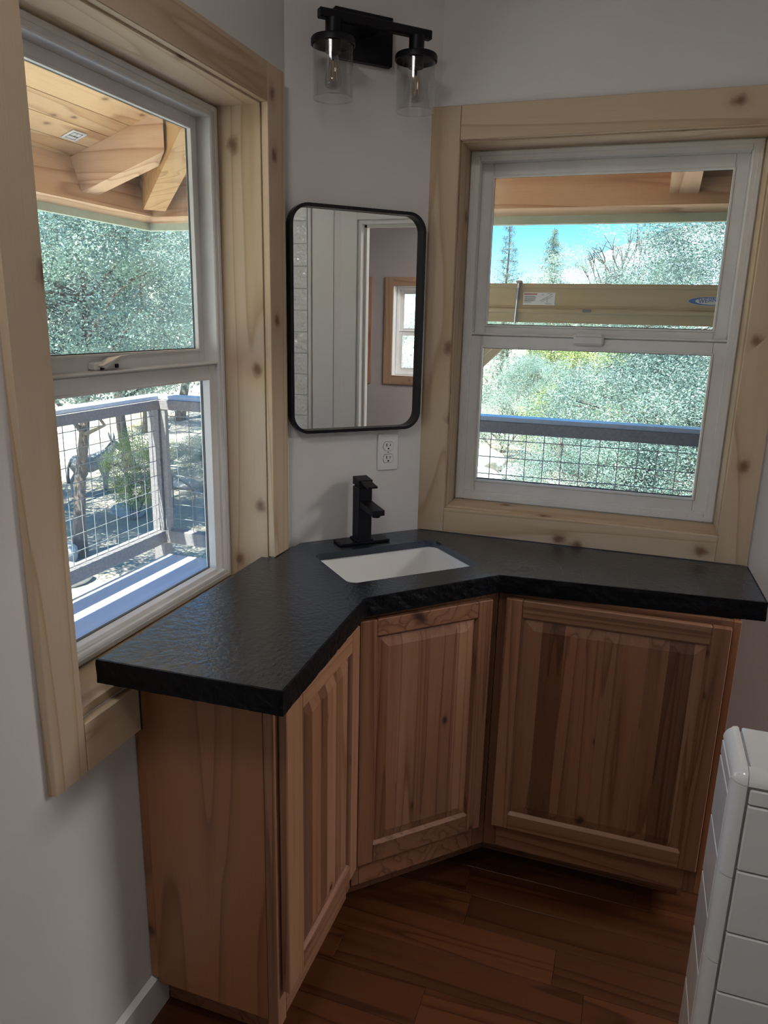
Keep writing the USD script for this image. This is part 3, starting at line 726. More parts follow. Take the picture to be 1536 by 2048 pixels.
# ---------------------------------------------------------------- vanity light
vl = thing('vanity_light', 'black two-bulb vanity light with clear glass shades above the mirror', 'wall lamp', tuple(ch(0.217, 0.0, 2.27)))
obj('backplate', cbox(0.132, 0.302, 0.0006, 0.022, 2.213, 2.332, 0.002), BLACK, vl)
obj('stem', cbox(0.200, 0.234, 0.020, 0.086, 2.272, 2.296, 0.002), BLACK, vl)
obj('crossbar', cbox(0.058, 0.378, 0.083, 0.104, 2.270, 2.292, 0.002), BLACK, vl)
for k in (-1, 1):
    c = ch(0.217 + k * 0.1195, 0.0935, 0)
    hld = obj('holder', cat([lathe([(0.001, 2.273), (0.0205, 2.273), (0.0205, 2.240), (0.024, 2.238), (0.026, 2.2345), (0.054, 2.230), (0.0565, 2.226), (0.0565, 2.214), (0.0535, 2.214), (0.0535, 2.224), (0.020, 2.226), (0.020, 2.198), (0.012, 2.198), (0.001, 2.200)][::-1], 40, c)]), BLACK, vl, smooth=35)
    obj('glass_shade', lathe([(0.0520, 2.224), (0.0520, 2.092), (0.0500, 2.092), (0.0500, 2.224)], 48, c), CLEAR, vl, smooth=40)
    obj('shade_rim', lathe([(0.0525, 2.0935), (0.0525, 2.0905), (0.0495, 2.0905), (0.0495, 2.0935), (0.0525, 2.0935)], 48, c), BULB_GLASS, vl, smooth=40)
    bulb = obj('bulb', lathe([(0.0125, 2.199), (0.0135, 2.188), (0.0165, 2.172), (0.0215, 2.145), (0.0235, 2.133), (0.0225, 2.124), (0.017, 2.1175), (0.006, 2.1145), (0.001, 2.114)], 32, c), BULB_GLASS, vl, smooth=True)
    fil = []
    for a in range(4):
        an = a * math.pi / 2 + 0.4
        fil.append(rod(c + np.array([0.0065 * math.cos(an), 0.0065 * math.sin(an), 2.176]), c + np.array([0.010 * math.cos(an), 0.010 * math.sin(an), 2.136]), 0.0011, 6))
    obj('filament', cat(fil), FILAMENT, bulb)
    obj('bulb_stem', cat([lathe([(0.001, 2.199), (0.005, 2.197), (0.003, 2.182), (0.001, 2.180)], 12, c)]), CLEAR, bulb, smooth=True)


# ---------------------------------------------------------------- vanity cabinets
def door(t, M, x0, x1, z0, z1, front, stl, str_, rt_, rb, tones, seed, axes, label=None, th=0.020):
    """frame-and-panel door: back board > stiles, rails and the staves of the raised panel. front = local Y of the face"""
    rg = random.Random(seed)
    yb = front + th
    ax_h = axes
    d = obj('door', xf(box(x0 + 0.012, x1 - 0.012, yb - 0.007, yb - 0.0005, z0 + 0.012, z1 - 0.012), M), HK['mid', 'z'], t, label=label)
    tl, tr, tt, tb = tones
    obj('stile', xf(box(x0, x0 + stl, front, yb, z0, z1, 0.002), M), HK[tl, 'z'], d)
    obj('stile', xf(box(x1 - str_, x1, front, yb, z0, z1, 0.002), M), HK[tr, 'z'], d)
    obj('rail', xf(box(x0 + stl + 0.0003, x1 - str_ - 0.0003, front, yb, z1 - rt_, z1, 0.002), M), HK[tt, ax_h], d)
    obj('rail', xf(box(x0 + stl + 0.0003, x1 - str_ - 0.0003, front, yb, z0, z0 + rb, 0.002), M), HK[tb, ax_h], d)
    # sticking: small sloped lip round the opening
    px0, px1, pz0, pz1 = x0 + stl, x1 - str_, z0 + rb, z1 - rt_
    lipw = 0.006
    for (a, b, c, e) in ((px0, px0 + lipw, pz0, pz1), (px1 - lipw, px1, pz0, pz1)):
        s = 1 if a == px0 else -1
        xe = a if s > 0 else b
        obj('sticking', xf(hull([(xe, front + 0.001, pz0), (xe, front + 0.001, pz1), (xe + s * lipw, front + 0.009, pz0 + lipw), (xe + s * lipw, front + 0.009, pz1 - lipw), (xe, front + 0.014, pz0), (xe, front + 0.014, pz1), (xe + s * lipw, front + 0.014, pz0 + lipw), (xe + s * lipw, front + 0.014, pz1 - lipw)]), M), HK[(tl if s > 0 else tr), 'z'], d)
    for zz, s, tn in ((pz0, 1, tb), (pz1, -1, tt)):
        obj('sticking', xf(hull([(px0, front + 0.001, zz), (px1, front + 0.001, zz), (px0 + lipw, front + 0.009, zz + s * lipw), (px1 - lipw, front + 0.009, zz + s * lipw), (px0, front + 0.014, zz), (px1, front + 0.014, zz), (px0 + lipw, front + 0.014, zz + s * lipw), (px1 - lipw, front + 0.014, zz + s * lipw)]), M), HK[tn, ax_h], d)
    # raised panel solid, cut into staves
    g, bv = 0.004, 0.030
    ax0, ax1, az0, az1 = px0 + g, px1 - g, pz0 + g, pz1 - g
    pan = mani(hull([(ax0, front + 0.0105, az0), (ax1, front + 0.0105, az0), (ax0, front + 0.0105, az1), (ax1, front + 0.0105, az1),
                     (ax0, front + 0.0128, az0), (ax1, front + 0.0128, az0), (ax0, front + 0.0128, az1), (ax1, front + 0.0128, az1),
                     (ax0 + bv, front + 0.0015, az0 + bv), (ax1 - bv, front + 0.0015, az0 + bv), (ax0 + bv, front + 0.0015, az1 - bv), (ax1 - bv, front + 0.0015, az1 - bv)]))
    x = ax0
    lastt = None
    while x < ax1 - 0.001:
        w = rg.uniform(0.034, 0.062)
        if ax1 - x - w < 0.028:
            w = ax1 - x
        st = pan ^ mani(box(x + 0.0001, x + w - 0.0001, front - 0.01, front + 0.05, az0 - 0.01, az1 + 0.01))
        tone = rg.choice([q for q in ('light', 'mid', 'mid', 'dark') if q != lastt or q == 'mid'])
        lastt = tone
        obj('stave', xf(tri(st), M), HK[tone, 'z'], d)
        x += w
    return d


XFR, DFR, YFR = 0.336, 0.470, 0.349           # faces of the three face frames (world x, corner-frame d, world -y)
KICK = 0.085

# left cabinet
c1 = thing('vanity_cabinet', 'hickory cabinet below the long counter end, broad side panel showing', 'cabinet', (0.17, -0.9, ZF))
obj('side_panel', box(0.0215, 0.310, -1.100, -1.082, 0.012, botz - 0.0005, 0.001), VENEER, c1)
obj('side_panel', box(0.0015, 0.0215, -1.100, -1.082, 0.024, 0.6835, 0.001), VENEER, c1)
obj('face_stile', box(0.311, XFR, -1.101, -1.062, -0.012, botz - 0.0005, 0.0015), HK['light', 'z'], c1, label='pale front stile seen edge on')
obj('face_stile', box(0.316, XFR, -0.690, -0.664, 0.012, botz - 0.0005, 0.001), HK['mid', 'z'], c1)
obj('face_rail', box(0.316, XFR, -1.061, -0.691, botz - 0.03, botz - 0.0005, 0.001), HK['light', 'y'], c1)
obj('face_rail', box(0.316, XFR, -1.061, -0.691, 0.0, 0.085, 0.001), HK['light', 'y'], c1)
obj('cabinet_bottom', box(0.022, 0.315, -1.081, -0.66, 0.014, 0.03), VENEER, c1)
obj('toe_kick', cat([box(0.0135, 0.285, -1.052, -1.036, ZF + 0.0003, 0.0115), box(0.269, 0.285, -1.036, -0.607, ZF + 0.0003, 0.0115)]), HK['mid', 'y'], c1)
M_LF = frame_xf((0, 0, 0), (0, 1, 0), (-1, 0, 0))
door(c1, M_LF, -1.087, -0.672, 0.088, 0.806, -(XFR + 0.0225), 0.075, 0.050, 0.052, 0.048, ('light', 'light', 'light', 'mid'), 11, 'y')

# corner cabinet
c2 = thing('vanity_cabinet', 'hickory corner cabinet under the sink with narrow raised-panel door', 'cabinet', tuple(ch(0.215, 0.3, ZF)))


def cfb(sa, sb, da, db, za, zb, bev=0.001):
    return cbox(sa, sb, da, db, za, zb, bev)


HKD = wood('hickory_mid_diagonal', axis='x', knots=0.1, knot_scale=5.0, vary=0.2, knot_col=(0.035, 0.014, 0.008), **H_MID, **{**hick, 'stretch': 0.2})
obj('face_stile', cfb(0.008, 0.030, DFR - 0.02, DFR, 0.012, botz - 0.0005), HK['mid', 'z'], c2)
obj('face_stile', cfb(0.405, 0.4455, DFR - 0.02, DFR, 0.012, botz - 0.0005), HK['mid', 'z'], c2)
obj('face_rail', cfb(0.0305, 0.4045, DFR - 0.02, DFR, botz - 0.03, botz - 0.0005), HKD, c2)
obj('face_rail', cfb(0.0305, 0.4045, DFR - 0.02, DFR, 0.012, 0.10), HKD, c2)
obj('toe_kick', cfb(0.018, 0.498, 0.375, 0.390, ZF + 0.0003, 0.0115), HKD, c2)
HK['mid', 'd'] = HK['light', 'd'] = HK['dark', 'd'] = HKD
door(c2, M_CORNER, 0.015, 0.414, 0.090, 0.813, -(DFR + 0.0215), 0.048, 0.046, 0.046, 0.056, ('mid', 'mid', 'mid', 'mid'), 23, 'd')

# right cabinet
c3 = thing('vanity_cabinet', 'hickory cabinet with the wide raised-panel door below the facing window', 'cabinet', (0.95, -0.18, ZF))
XE = 1.262
obj('side_panel', box(XE - 0.018, XE, -YFR, -0.022, 0.012, botz - 0.0005, 0.001), VENEER, c3)
obj('side_panel', box(XE - 0.018, XE, -0.022, -0.001, 0.012, botz - 0.0005, 0.001), VENEER, c3)
obj('face_stile', box(0.6485, 0.685, -YFR, -YFR + 0.02, 0.012, botz - 0.0005), HK['dark', 'z'], c3)
obj('face_stile', box(1.215, XE - 0.0185, -YFR, -YFR + 0.02, 0.012, botz - 0.0005), HK['mid', 'z'], c3)
obj('face_rail', box(0.6855, 1.2145, -YFR, -YFR + 0.02, botz - 0.03, botz - 0.0005), HK['mid', 'x'], c3)
obj('face_rail', box(0.6855, 1.2145, -YFR, -YFR + 0.02, 0.012, 0.10), HK['mid', 'x'], c3)
obj('toe_kick', box(0.625, 1.215, -0.252, -0.236, ZF + 0.0003, 0.0115), HK['mid', 'x'], c3)
obj('toe_kick_end', box(1.2155, 1.228, -0.252, -0.02, ZF + 0.0003, 0.0115), HK['light', 'z'], c3)
door(c3, M_BACK, 0.672, 1.240, 0.094, 0.815, -(YFR + 0.0215), 0.046, 0.046, 0.050, 0.050, ('light', 'mid', 'light', 'light'), 37, 'x')

# ---------------------------------------------------------------- tiled half wall
ph = structure('wall_partition', 'white tiled half wall with rounded corner tiles')
PX, PY0, PY1, PZ = 1.134, -1.262, -1.122, 0.950
TT = 0.008
obj('core', box(PX + TT, 1.75, PY0 + TT, PY1 - TT, ZF, PZ - TT), GROUT, ph)
rr = 0.020
TH = 0.108


def tile_box(x0, x1, y0, y1, z0, z1):
    return box(x0 + 0.0012, x1 - 0.0012, y0 + 0.0012, y1 - 0.0012, z0 + 0.0012, z1 - 0.0012, 0.0018)


zt = PZ - rr - 0.004
zrow = [zt - 0.026] + [zt - 0.026 - TH * (i + 1) for i in range(9)]
prev = zt
for i, zz in enumerate(zrow):
    za = max(zz, ZF + 0.001)
    if prev - za < 0.01:
        break
    # camera side face (y = PY0): wide tiles
    x = PX + rr + 0.003
    off = 0.0
    while x < 1.748:
        xe = min(x + 0.216, 1.749)
        obj('tile', box(x + 0.0012, xe - 0.0012, PY0, PY0 + TT, za + 0.0012, prev - 0.0012, 0.002), CERAMIC, ph)
        obj('tile', box(x + 0.0012, xe - 0.0012, PY1 - TT, PY1, za + 0.0012, prev - 0.0012, 0.002), CERAMIC, ph)
        x = xe
    # end face (x = PX): one tile wide
    obj('tile', box(PX, PX + TT, PY0 + rr + 0.003, PY1 - rr * 0.4, za + 0.0012, prev - 0.0012, 0.002), CERAMIC, ph)
    prev = za
# top tiles
x = PX + rr + 0.003
while x < 1.748:
    xe = min(x + 0.216, 1.749)
    obj('tile', box(x + 0.0012, xe - 0.0012, PY0 + rr + 0.003, PY1 - rr * 0.4, PZ - TT, PZ, 0.002), CERAMIC, ph)
    x = xe


def quarter(p0, p1, cx_dir, cz_dir, r, n=8):
    """quarter-round bar between p0 and p1 with its arc spanned by the unit vectors cx_dir and cz_dir (centre line p0-p1)"""
    p0, p1, u, v = [np.array(q, float) for q in (p0, p1, cx_dir, cz_dir)]
    prof = [np.zeros(3)] + [r * (math.cos(a) * u + math.sin(a) * v) for a in np.linspace(0, math.pi / 2, n)]
    return hull([p + q for p in (p0, p1) for q in prof])


# vertical rounded corner tiles at the near end corner
zb_ = PZ - rr
seg = 0
zc_ = PZ - rr
while zc_ > ZF + 0.02:
    ze = max(zc_ - 0.152, ZF + 0.001)
    obj('corner_tile', quarter((PX + rr, PY0 + rr, ze + 0.0008), (PX + rr, PY0 + rr, zc_ - 0.0008), (-1, 0, 0), (0, -1, 0), rr), CERAMIC, ph, smooth=30)
    zc_ = ze
# rounded top edges
obj('corner_tile', quarter((PX + rr, PY0 + rr, PZ - rr), (PX + rr, PY1 - rr * 0.5, PZ - rr), (-1, 0, 0), (0, 0, 1), rr), CERAMIC, ph, smooth=30)
x = PX + rr
while x < 1.748:
    xe = min(x + 0.152, 1.749)
    obj('corner_tile', quarter((x + 0.0008, PY0 + rr, PZ - rr), (xe - 0.0008, PY0 + rr, PZ - rr), (0, -1, 0), (0, 0, 1), rr), CERAMIC, ph, smooth=30)
    x = xe
sph = trimesh.creation.icosphere(3, rr).apply_translation([PX + rr, PY0 + rr, PZ - rr])
obj('corner_tile', tri(mani(sph) ^ mani(box(PX - 0.01, PX + rr, PY0 - 0.01, PY0 + rr, PZ - rr, PZ + 0.01))), CERAMIC, ph, smooth=40)
obj('corner_tile', quarter((PX + rr, PY1 - rr * 0.5, ZF), (PX + rr, PY1 - rr * 0.5, PZ - rr * 0.2), (-1, 0, 0), (0, 1, 0), rr * 0.5), CERAMIC, ph, smooth=30)

# shower tiles on the right wall, seen in the mirror
st_ = structure('wall_shower', 'wavy white glazed wall tiles reflected in the mirror')
obj('backing', box(1.7405, 1.7495, -3.0, -1.07, PZ - 0.03, 2.2), GROUT, st_)
zz = PZ - 0.03
rw_ = 0
while zz < 2.15:
    y = -1.072
    off = 0.0
    k = 0
    while y > -2.2:
        ye = y - (0.216 if not (k == 0 and rw_ % 2) else 0.108)
        obj('tile', box(1.734, 1.741, ye + 0.0012, y - 0.0012, zz + 0.0012, zz + 0.110 - 0.0012, 0.0015), CERAMIC_WAVY, st_)
        y = ye
        k += 1
    zz += 0.110
    rw_ += 1
obj('edge_trim', box(1.736, 1.7495, -1.070, -1.052, PZ - 0.03, 2.2, 0.003), WHITE_PAINT, st_)

# ==================================================================================================
#                                     OUTSIDE: DECK, RAILING, EAVE
# ==================================================================================================
ZD = -0.080
dk = structure('deck_floor', 'grey coated deck outside both windows')
obj('slab', prism([(-2.025, -6.0), (-WALL_T, -6.0), (-WALL_T, WALL_T), (6.0, WALL_T), (6.0, 1.900), (-2.025, 1.900)], ZD - 0.03, ZD), DECK, dk)
obj('edge_strip', cat([box(-2.045, -2.0255, -6.0, 1.918, ZD - 0.05, ZD + 0.001), box(-2.025, 6.0, 1.9005, 1.918, ZD - 0.05, ZD + 0.001)]), DECK_EDGE, dk)
for i, yj in enumerate((-4.5, -2.5, -0.6, 1.4)):
    obj('joist', box(-2.02, -WALL_T, yj, yj + 0.045, ZD - 0.26, ZD - 0.031), RAIL, dk)
for px, py in ((-1.93, 1.80), (-1.93, -1.0), (-1.93, -4.0), (1.5, 1.80), (4.5, 1.80)):
    obj('support_post', box(px - 0.07, px + 0.07, py - 0.07, py + 0.07, -3.6, ZD - 0.031), RAIL, dk)
hs = structure('house_wall', 'lower outer wall of the house under the deck')
obj('surface', box(-WALL_T, 5.7, -4.75, WALL_T, -3.6, ZF - 0.06), SIDING, hs)

XI, YI = -2.05, 1.92          # inner faces of the two railings
RT = 1.018                    # top of the cap


def railing(name, label, M, x0, x1, inner, posts):
    """a railing along local X from x0 to x1; its inner face at local Y = inner (outwards is +Y)"""
    t = thing(name, label, 'railing', tuple((M @ np.array([(x0 + x1) / 2, inner, ZD, 1]))[:3]))
    al = RAIL
    obj('cap', xf(box(x0, x1, inner + 0.018, inner + 0.130, RT - 0.026, RT, 0.003), M), RAIL_CAP, t)
    obj('top_rail', xf(box(x0 + 0.01, x1 - 0.01, inner, inner + 0.038, RT - 0.090, RT - 0.0265, 0.002), M), al, t)
    obj('bottom_rail', xf(box(x0 + 0.01, x1 - 0.01, inner, inner + 0.038, 0.000, 0.088, 0.002), M), al, t)
    obj('bottom_rail_lip', xf(box(x0 + 0.01, x1 - 0.01, inner + 0.050, inner + 0.085, 0.050, 0.088, 0.002), M), al, t)
    for p in posts:
        obj('post', xf(box(p - 0.045, p + 0.045, inner + 0.039, inner + 0.128, ZD - 0.30, RT - 0.0265, 0.002), M), al, t)
        for s in (-1, 1):
            e = p + s * 0.075
            if x0 < e < x1:
                obj('mesh_batten', xf(box(e - 0.019, e + 0.019, inner + 0.004, inner + 0.040, 0.0885, RT - 0.0905, 0.002), M), al, t)
    S = 0.1016
    yw = inner + 0.044
    x = x0 + 0.03
    k = 0
    zlo, zhi = 0.085, RT - 0.085
    while x < x1 - 0.01:
        obj('wire', xf(rod((x, yw, zlo), (x, yw, zhi), 0.0026, 6), M), WIRE, t)
        x += S
    z = RT - 0.135
    while z > zlo:
        obj('wire', xf(rod((x0 + 0.02, yw - 0.005, z), (x1 - 0.02, yw - 0.005, z), 0.0026, 6), M), WIRE, t)
        z -= S
    return t


M_LRAIL = M_LEFT            # X = world y, outward -x
railing('deck_railing', 'brown deck railing with square wire mesh running beside the long counter window', M_LRAIL, -1.6, YI + 0.128, -XI, (-1.4, 0.20, YI + 0.083))
railing('deck_railing', 'brown deck railing with square wire mesh seen through the facing window', M_BACK, XI - 0.037, 2.9, YI, (2.2,))
obj('mesh_batten', box(XI + 0.002, XI + 0.040, YI + 0.004, YI + 0.040, 0.0885, RT - 0.0905, 0.002), RAIL, stage.GetPrimAtPath('/World/deck_railing_001'))

# ---- eave
SL = 0.333
XB, YB, ZB = -2.10, 2.00, 2.362     # inner faces of the two header beams, top where the ceiling meets them


def zl(x): return ZB + SL * (x - XB)


def zb(y): return ZB + SL * (YB - y)


ev = structure('eave_ceiling', 'sloping tongue-and-groove pine boards under the roof overhang')
PWD = 0.144 / math.hypot(1, SL)
hipk = XB + YB                       # the hip line is y = hipk - x


def slab_poly(pts, zf, th, gap):
    """a thin board over the plan polygon pts whose underside follows zf(x, y)"""
    p = sg.Polygon(pts).buffer(-gap, join_style=2)
    q = np.array(p.exterior.coords)[:-1]
    return hull([(x, y, zf(x, y)) for x, y in q] + [(x, y, zf(x, y) + th) for x, y in q])


x = XB - 0.02 + 0.0
edges = [XB - 0.06, -1.976]
while edges[-1] < -0.2:
    edges.append(edges[-1] + PWD)
for a, b in zip(edges[:-1], edges[1:]):
    b = min(b, -WALL_T)
    if b - a < 0.02:
        break
    obj('board', slab_poly([(a, -6.0), (b, -6.0), (b, hipk - b), (a, hipk - a)], lambda x, y: zl(x), 0.019, 0.0026), EAVE_PINE, ev)
e2 = [YB + 0.06, 1.876]
while e2[-1] > WALL_T:
    e2.append(e2[-1] - PWD)
for a, b in zip(e2[:-1], e2[1:]):
    b = max(b, WALL_T)
    if a - b < 0.02:
        break
    obj('board', slab_poly([(hipk - a, a), (6.0, a), (6.0, b), (hipk - b, b)], lambda x, y: zb(y), 0.019, 0.0026), EAVE_PINE_X, ev)
rf = structure('roof', 'roof over the eave')
obj('sheathing', cat([hull([(XB - 0.105, -6, zl(XB - 0.105) + 0.022), (-WALL_T, -6, zl(-WALL_T) + 0.022), (-WALL_T, hipk + WALL_T, zl(-WALL_T) + 0.022), (XB - 0.105, YB + 0.105, zl(XB - 0.105) + 0.022),
                            (XB - 0.105, -6, zl(XB - 0.105) + 0.06), (-WALL_T, -6, zl(-WALL_T) + 0.06), (-WALL_T, hipk + WALL_T, zl(-WALL_T) + 0.06), (XB - 0.105, YB + 0.105, zl(XB - 0.105) + 0.06)]),
                      hull([(XB - 0.105, YB + 0.105, zb(YB + 0.105) + 0.022), (6, YB + 0.105, zb(YB + 0.105) + 0.022), (6, WALL_T, zb(WALL_T) + 0.022), (hipk - WALL_T, WALL_T, zb(WALL_T) + 0.022),
                            (XB - 0.105, YB + 0.105, zb(YB + 0.105) + 0.06), (6, YB + 0.105, zb(YB + 0.105) + 0.06), (6, WALL_T, zb(WALL_T) + 0.06), (hipk - WALL_T, WALL_T, zb(WALL_T) + 0.06)]),
                      box(-0.3, 6.0, -6.0, 0.3, 3.05, 3.15)]), SIDING, rf)

ZBB = 2.128
TILT = np.array([SL, -1.0]) / math.hypot(1, SL)          # down the face of a beam set square to the roof slope (towards the house, down)
NOUT = np.array([-1.0, -SL]) / math.hypot(1, SL)         # from its inner face outwards
BD = 0.245


def beam_section(d0, d1, n0, n1):
    """corners (horizontal inwards, vertical) of a strip of the tilted beam: d along the face downwards, n outwards"""
    return [TILT * d + NOUT * n for d in (d0, d1) for n in (n0, n1)]


def beam_left(sec, y0, corner):
    return hull([(XB + h, y, ZB + v) for h, v in sec for y in (y0, YB - h if corner else YB)])


def beam_back(sec, x1):
    return hull([(x, YB - h, ZB + v) for h, v in sec for x in (XB + h, x1)])


hb1 = thing('header_beam', 'fir header beam under the eave beside the long counter window', 'beam', (XB - 0.04, -1.0, ZBB), kind='structure')
obj('timber', beam_left(beam_section(0.0005, BD, 0.0, 0.09), -6.0, True), FIR['y'], hb1)
obj('fascia', cat([beam_left(beam_section(0.01, BD + 0.046, 0.0905, 0.104), -6.0, True), beam_left(beam_section(0.01, BD + 0.024, 0.1045, 0.118), -6.0, True)]), MINT, hb1, label='pale green fascia strip')
hb2 = thing('header_beam', 'fir header beam crossing the top of the facing window', 'beam', (1.0, YB + 0.04, ZBB), kind='structure')
obj('timber', beam_back(beam_section(0.0005, BD, 0.0, 0.09), 6.0), FIR['x'], hb2)
obj('fascia', cat([beam_back(beam_section(0.01, BD + 0.046, 0.0905, 0.104), 6.0), beam_back(beam_section(0.01, BD + 0.024, 0.1045, 0.118), 6.0)]), MINT, hb2, label='pale green fascia strip')

RD = 0.180


def rafter(name, label, mesh, m):
    t = thing(name, label, 'rafter', tuple(mesh.bounds.mean(0)))
    obj('timber', mesh, m, t)
    return t


yj0, yj1 = 1.315, 1.445
xe = hipk - yj0 - 0.06
rafter('rafter', 'short fir jack rafter meeting the hip under the eave, reddish face', hull([(XB + 0.001, y, zl(XB) - 0.0005) for y in (yj0, yj1)] + [(XB + 0.001 + TILT[0] * 0.188, y, ZB + TILT[1] * 0.188) for y in (yj0, yj1)] + [(hipk - y - 0.085, y, zl(hipk - y - 0.085) - dz) for y in (yj0, yj1) for dz in (0.0005, 0.198)]), FIR['x'])
rafter('rafter', 'pale fir rafter end above the facing window', hull([(x, YB - 0.001, ZB - 0.0005) for x in (1.004, 1.142)] + [(x, YB - 0.001 - TILT[0] * 0.188, ZB + TILT[1] * 0.188) for x in (1.004, 1.142)] + [(x, WALL_T + 0.001, zb(WALL_T) - dz) for x in (1.004, 1.142) for dz in (0.0005, 0.198)]), FIR['y'])
# hip rafter from the corner of the beams up to the house corner
u = np.array([1, -1]) / R2
wdt = np.array([1, 1]) / R2
c0 = np.array([XB, YB]) + u * 0.078
c1_ = np.array([-WALL_T, WALL_T]) - u * 0.05
pts = []
for c, dep in ((c0, 0.222), (c1_, 0.240)):
    for s in (-1, 1):
        q = c + wdt * s * 0.066
        zc = zl(c[0])
        f_ = u * (0.112 if c is c0 else 0.0)
        pts += [(q[0], q[1], zc - 0.024), (q[0] + f_[0], q[1] + f_[1], zc - dep)]
hp = hull(pts)
rafter('hip_rafter', 'fir hip rafter running diagonally from the beam corner under the eave', hp, wood('fir_beam_diagonal', axis='x', light=(0.58, 0.35, 0.16), mid=(0.50, 0.28, 0.12), dark=(0.38, 0.19, 0.075), rings=8.0, width=4.5, knots=0.12, knot_scale=2.5, rough=0.6, vary=0.05, stretch=0.35))

vx, vy = -1.915, 1.137
nrm = np.array([SL, 0, -1.0]); nrm /= np.linalg.norm(nrm)
tx = np.array([1, 0, SL]); tx /= np.linalg.norm(tx)
VM = np.eye(4); VM[:3, 0] = tx; VM[:3, 1] = np.cross(-nrm, tx); VM[:3, 2] = -nrm; VM[:3, 3] = (vx, vy, zl(vx))
eb = thing('junction_box', 'small white electrical box in the pine eave boards', 'electrical box', (vx, vy, zl(vx)))
obj('cover', xf(cat([box(-0.045, 0.045, -0.05, 0.05, -0.008, -0.0006, 0.003).difference(box(-0.034, 0.034, -0.040, 0.040, -0.02, 0.02)) if False else ring(-0.045, 0.045, -0.05, 0.05, 0.012, 0.0006, 0.009, np.array([[1, 0, 0, 0], [0, 0, 1, 0], [0, -1, 0, 0], [0, 0, 0, 1.0]]))]), VM), PLATE, eb)
obj('back', xf(box(-0.033, 0.033, -0.038, 0.038, -0.002, -0.0006), VM), DARK, eb)
obj('cable_clamp', xf(cat([box(-0.028, -0.010, -0.030, 0.030, -0.006, -0.0021), box(0.000, 0.026, -0.030, -0.004, -0.007, -0.0021), box(0.000, 0.026, 0.004, 0.030, -0.006, -0.0021)]), VM), PLATE, eb)

# ---------------------------------------------------------------- ladder
LY = 1.20
lad = thing('ladder', 'yellow fibreglass extension ladder lying level outside the facing window', 'ladder', (0.8, LY + 0.2, 1.545))


def channel(x0, x1, y0, z0, z1, fl, sgn, th=0.005):
    """C-shaped rail: web at y0, flanges reaching towards sgn*y"""
    return cat([box(x0, x1, y0, y0 + sgn * th, z0, z1, 0.001), box(x0, x1, y0 + sgn * th, y0 + sgn * fl, z1 - th, z1, 0.001), box(x0, x1, y0 + sgn * th, y0 + sgn * fl, z0, z0 + th, 0.001)])


LX0, LX1 = -0.55, 2.6
# fly section: the web is seen, its flanges are thick ribs along both edges
flyz = (1.612, 1.714)
for k, yy in enumerate((LY, LY + 0.40)):
    s = 1 if k == 0 else -1
    obj('fly_rail', cat([channel(LX0, LX1, yy, flyz[0], flyz[1], 0.030, s), box(LX0, LX1, yy - s * 0.008, yy, flyz[1] - 0.020, flyz[1], 0.003), box(LX0, LX1, yy - s * 0.008, yy, flyz[0], flyz[0] + 0.006, 0.002)]), YELLOW, lad)
bz = (1.546, 1.606)
for k, yy in enumerate((LY - 0.004, LY + 0.43)):
    s = 1 if k == 0 else -1
    obj('base_rail', cat([channel(LX0 - 0.1, LX1 + 0.1, yy, bz[0], bz[1], 0.034, s), box(LX0 - 0.1, LX1 + 0.1, yy - s * 0.012, yy, bz[1] - 0.018, bz[1], 0.003)]), YELLOW, lad)
xr = LX0 + 0.12
while xr < LX1:
    obj('rung', rod((xr, LY + 0.005, 1.662), (xr, LY + 0.395, 1.662), 0.016, 10), STEEL, lad, smooth=40)
    xr += 0.305
xr = LX0 + 0.17
while xr < LX1:
    obj('rung', rod((xr, LY + 0.002, 1.577), (xr, LY + 0.425, 1.577), 0.014, 10), STEEL, lad, smooth=40)
    xr += 0.305
# rung lock: rod with a spring, hooked over the rail
lk = obj('rung_lock', cat([rod((0.397, LY - 0.016, 1.540), (0.405, LY - 0.016, 1.722), 0.0055, 8), box(0.392, 0.418, LY - 0.024, LY + 0.02, 1.714, 1.726, 0.004)]), STEEL, lad, smooth=40)
th_ = np.linspace(0, 2 * math.pi * 11, 150)
obj('spring', tube(np.stack([0.402 + 0.009 * np.cos(th_), LY - 0.016 + 0.009 * np.sin(th_), 1.640 + 0.055 * np.linspace(0, 1, 150)], 1), 0.0016, 5), STEEL, lk)
# safety sticker: white, red heading bar, lines of print and a small drawing of a leaning ladder
stk = obj('sticker', box(0.425, 0.566, LY - 0.0012, LY - 0.0003, 1.622, 1.676), LABEL_W, lad, label='white safety sticker with red heading')
obj('heading', box(0.429, 0.487, LY - 0.0018, LY - 0.0013, 1.6665, 1.6715), LABEL_R, stk)
obj('print_lines', cat([box(0.431, 0.431 + w, LY - 0.0018, LY - 0.0013, z, z + 0.0018) for z, w in ((1.659, 0.046), (1.6555, 0.052), (1.650, 0.050), (1.6465, 0.044), (1.642, 0.050), (1.6385, 0.040), (1.6335, 0.030))]), LABEL_K, stk)
dr = [((0.500, 1.640), (0.552, 1.668)), ((0.506, 1.637), (0.556, 1.662)), ((0.532, 1.634), (0.532, 1.654)), ((0.505, 1.664), (0.517, 1.668)), ((0.530, 1.671), (0.552, 1.670)), ((0.524, 1.6275), (0.552, 1.6285))]
obj('drawing', cat([tube([(a[0], LY - 0.0015, a[1]), (b[0], LY - 0.0015, b[1])], 0.0007, 4) for a, b in dr]), LABEL_K, stk)
# oval maker's mark
LCX, LCZ = 1.205, 1.6485


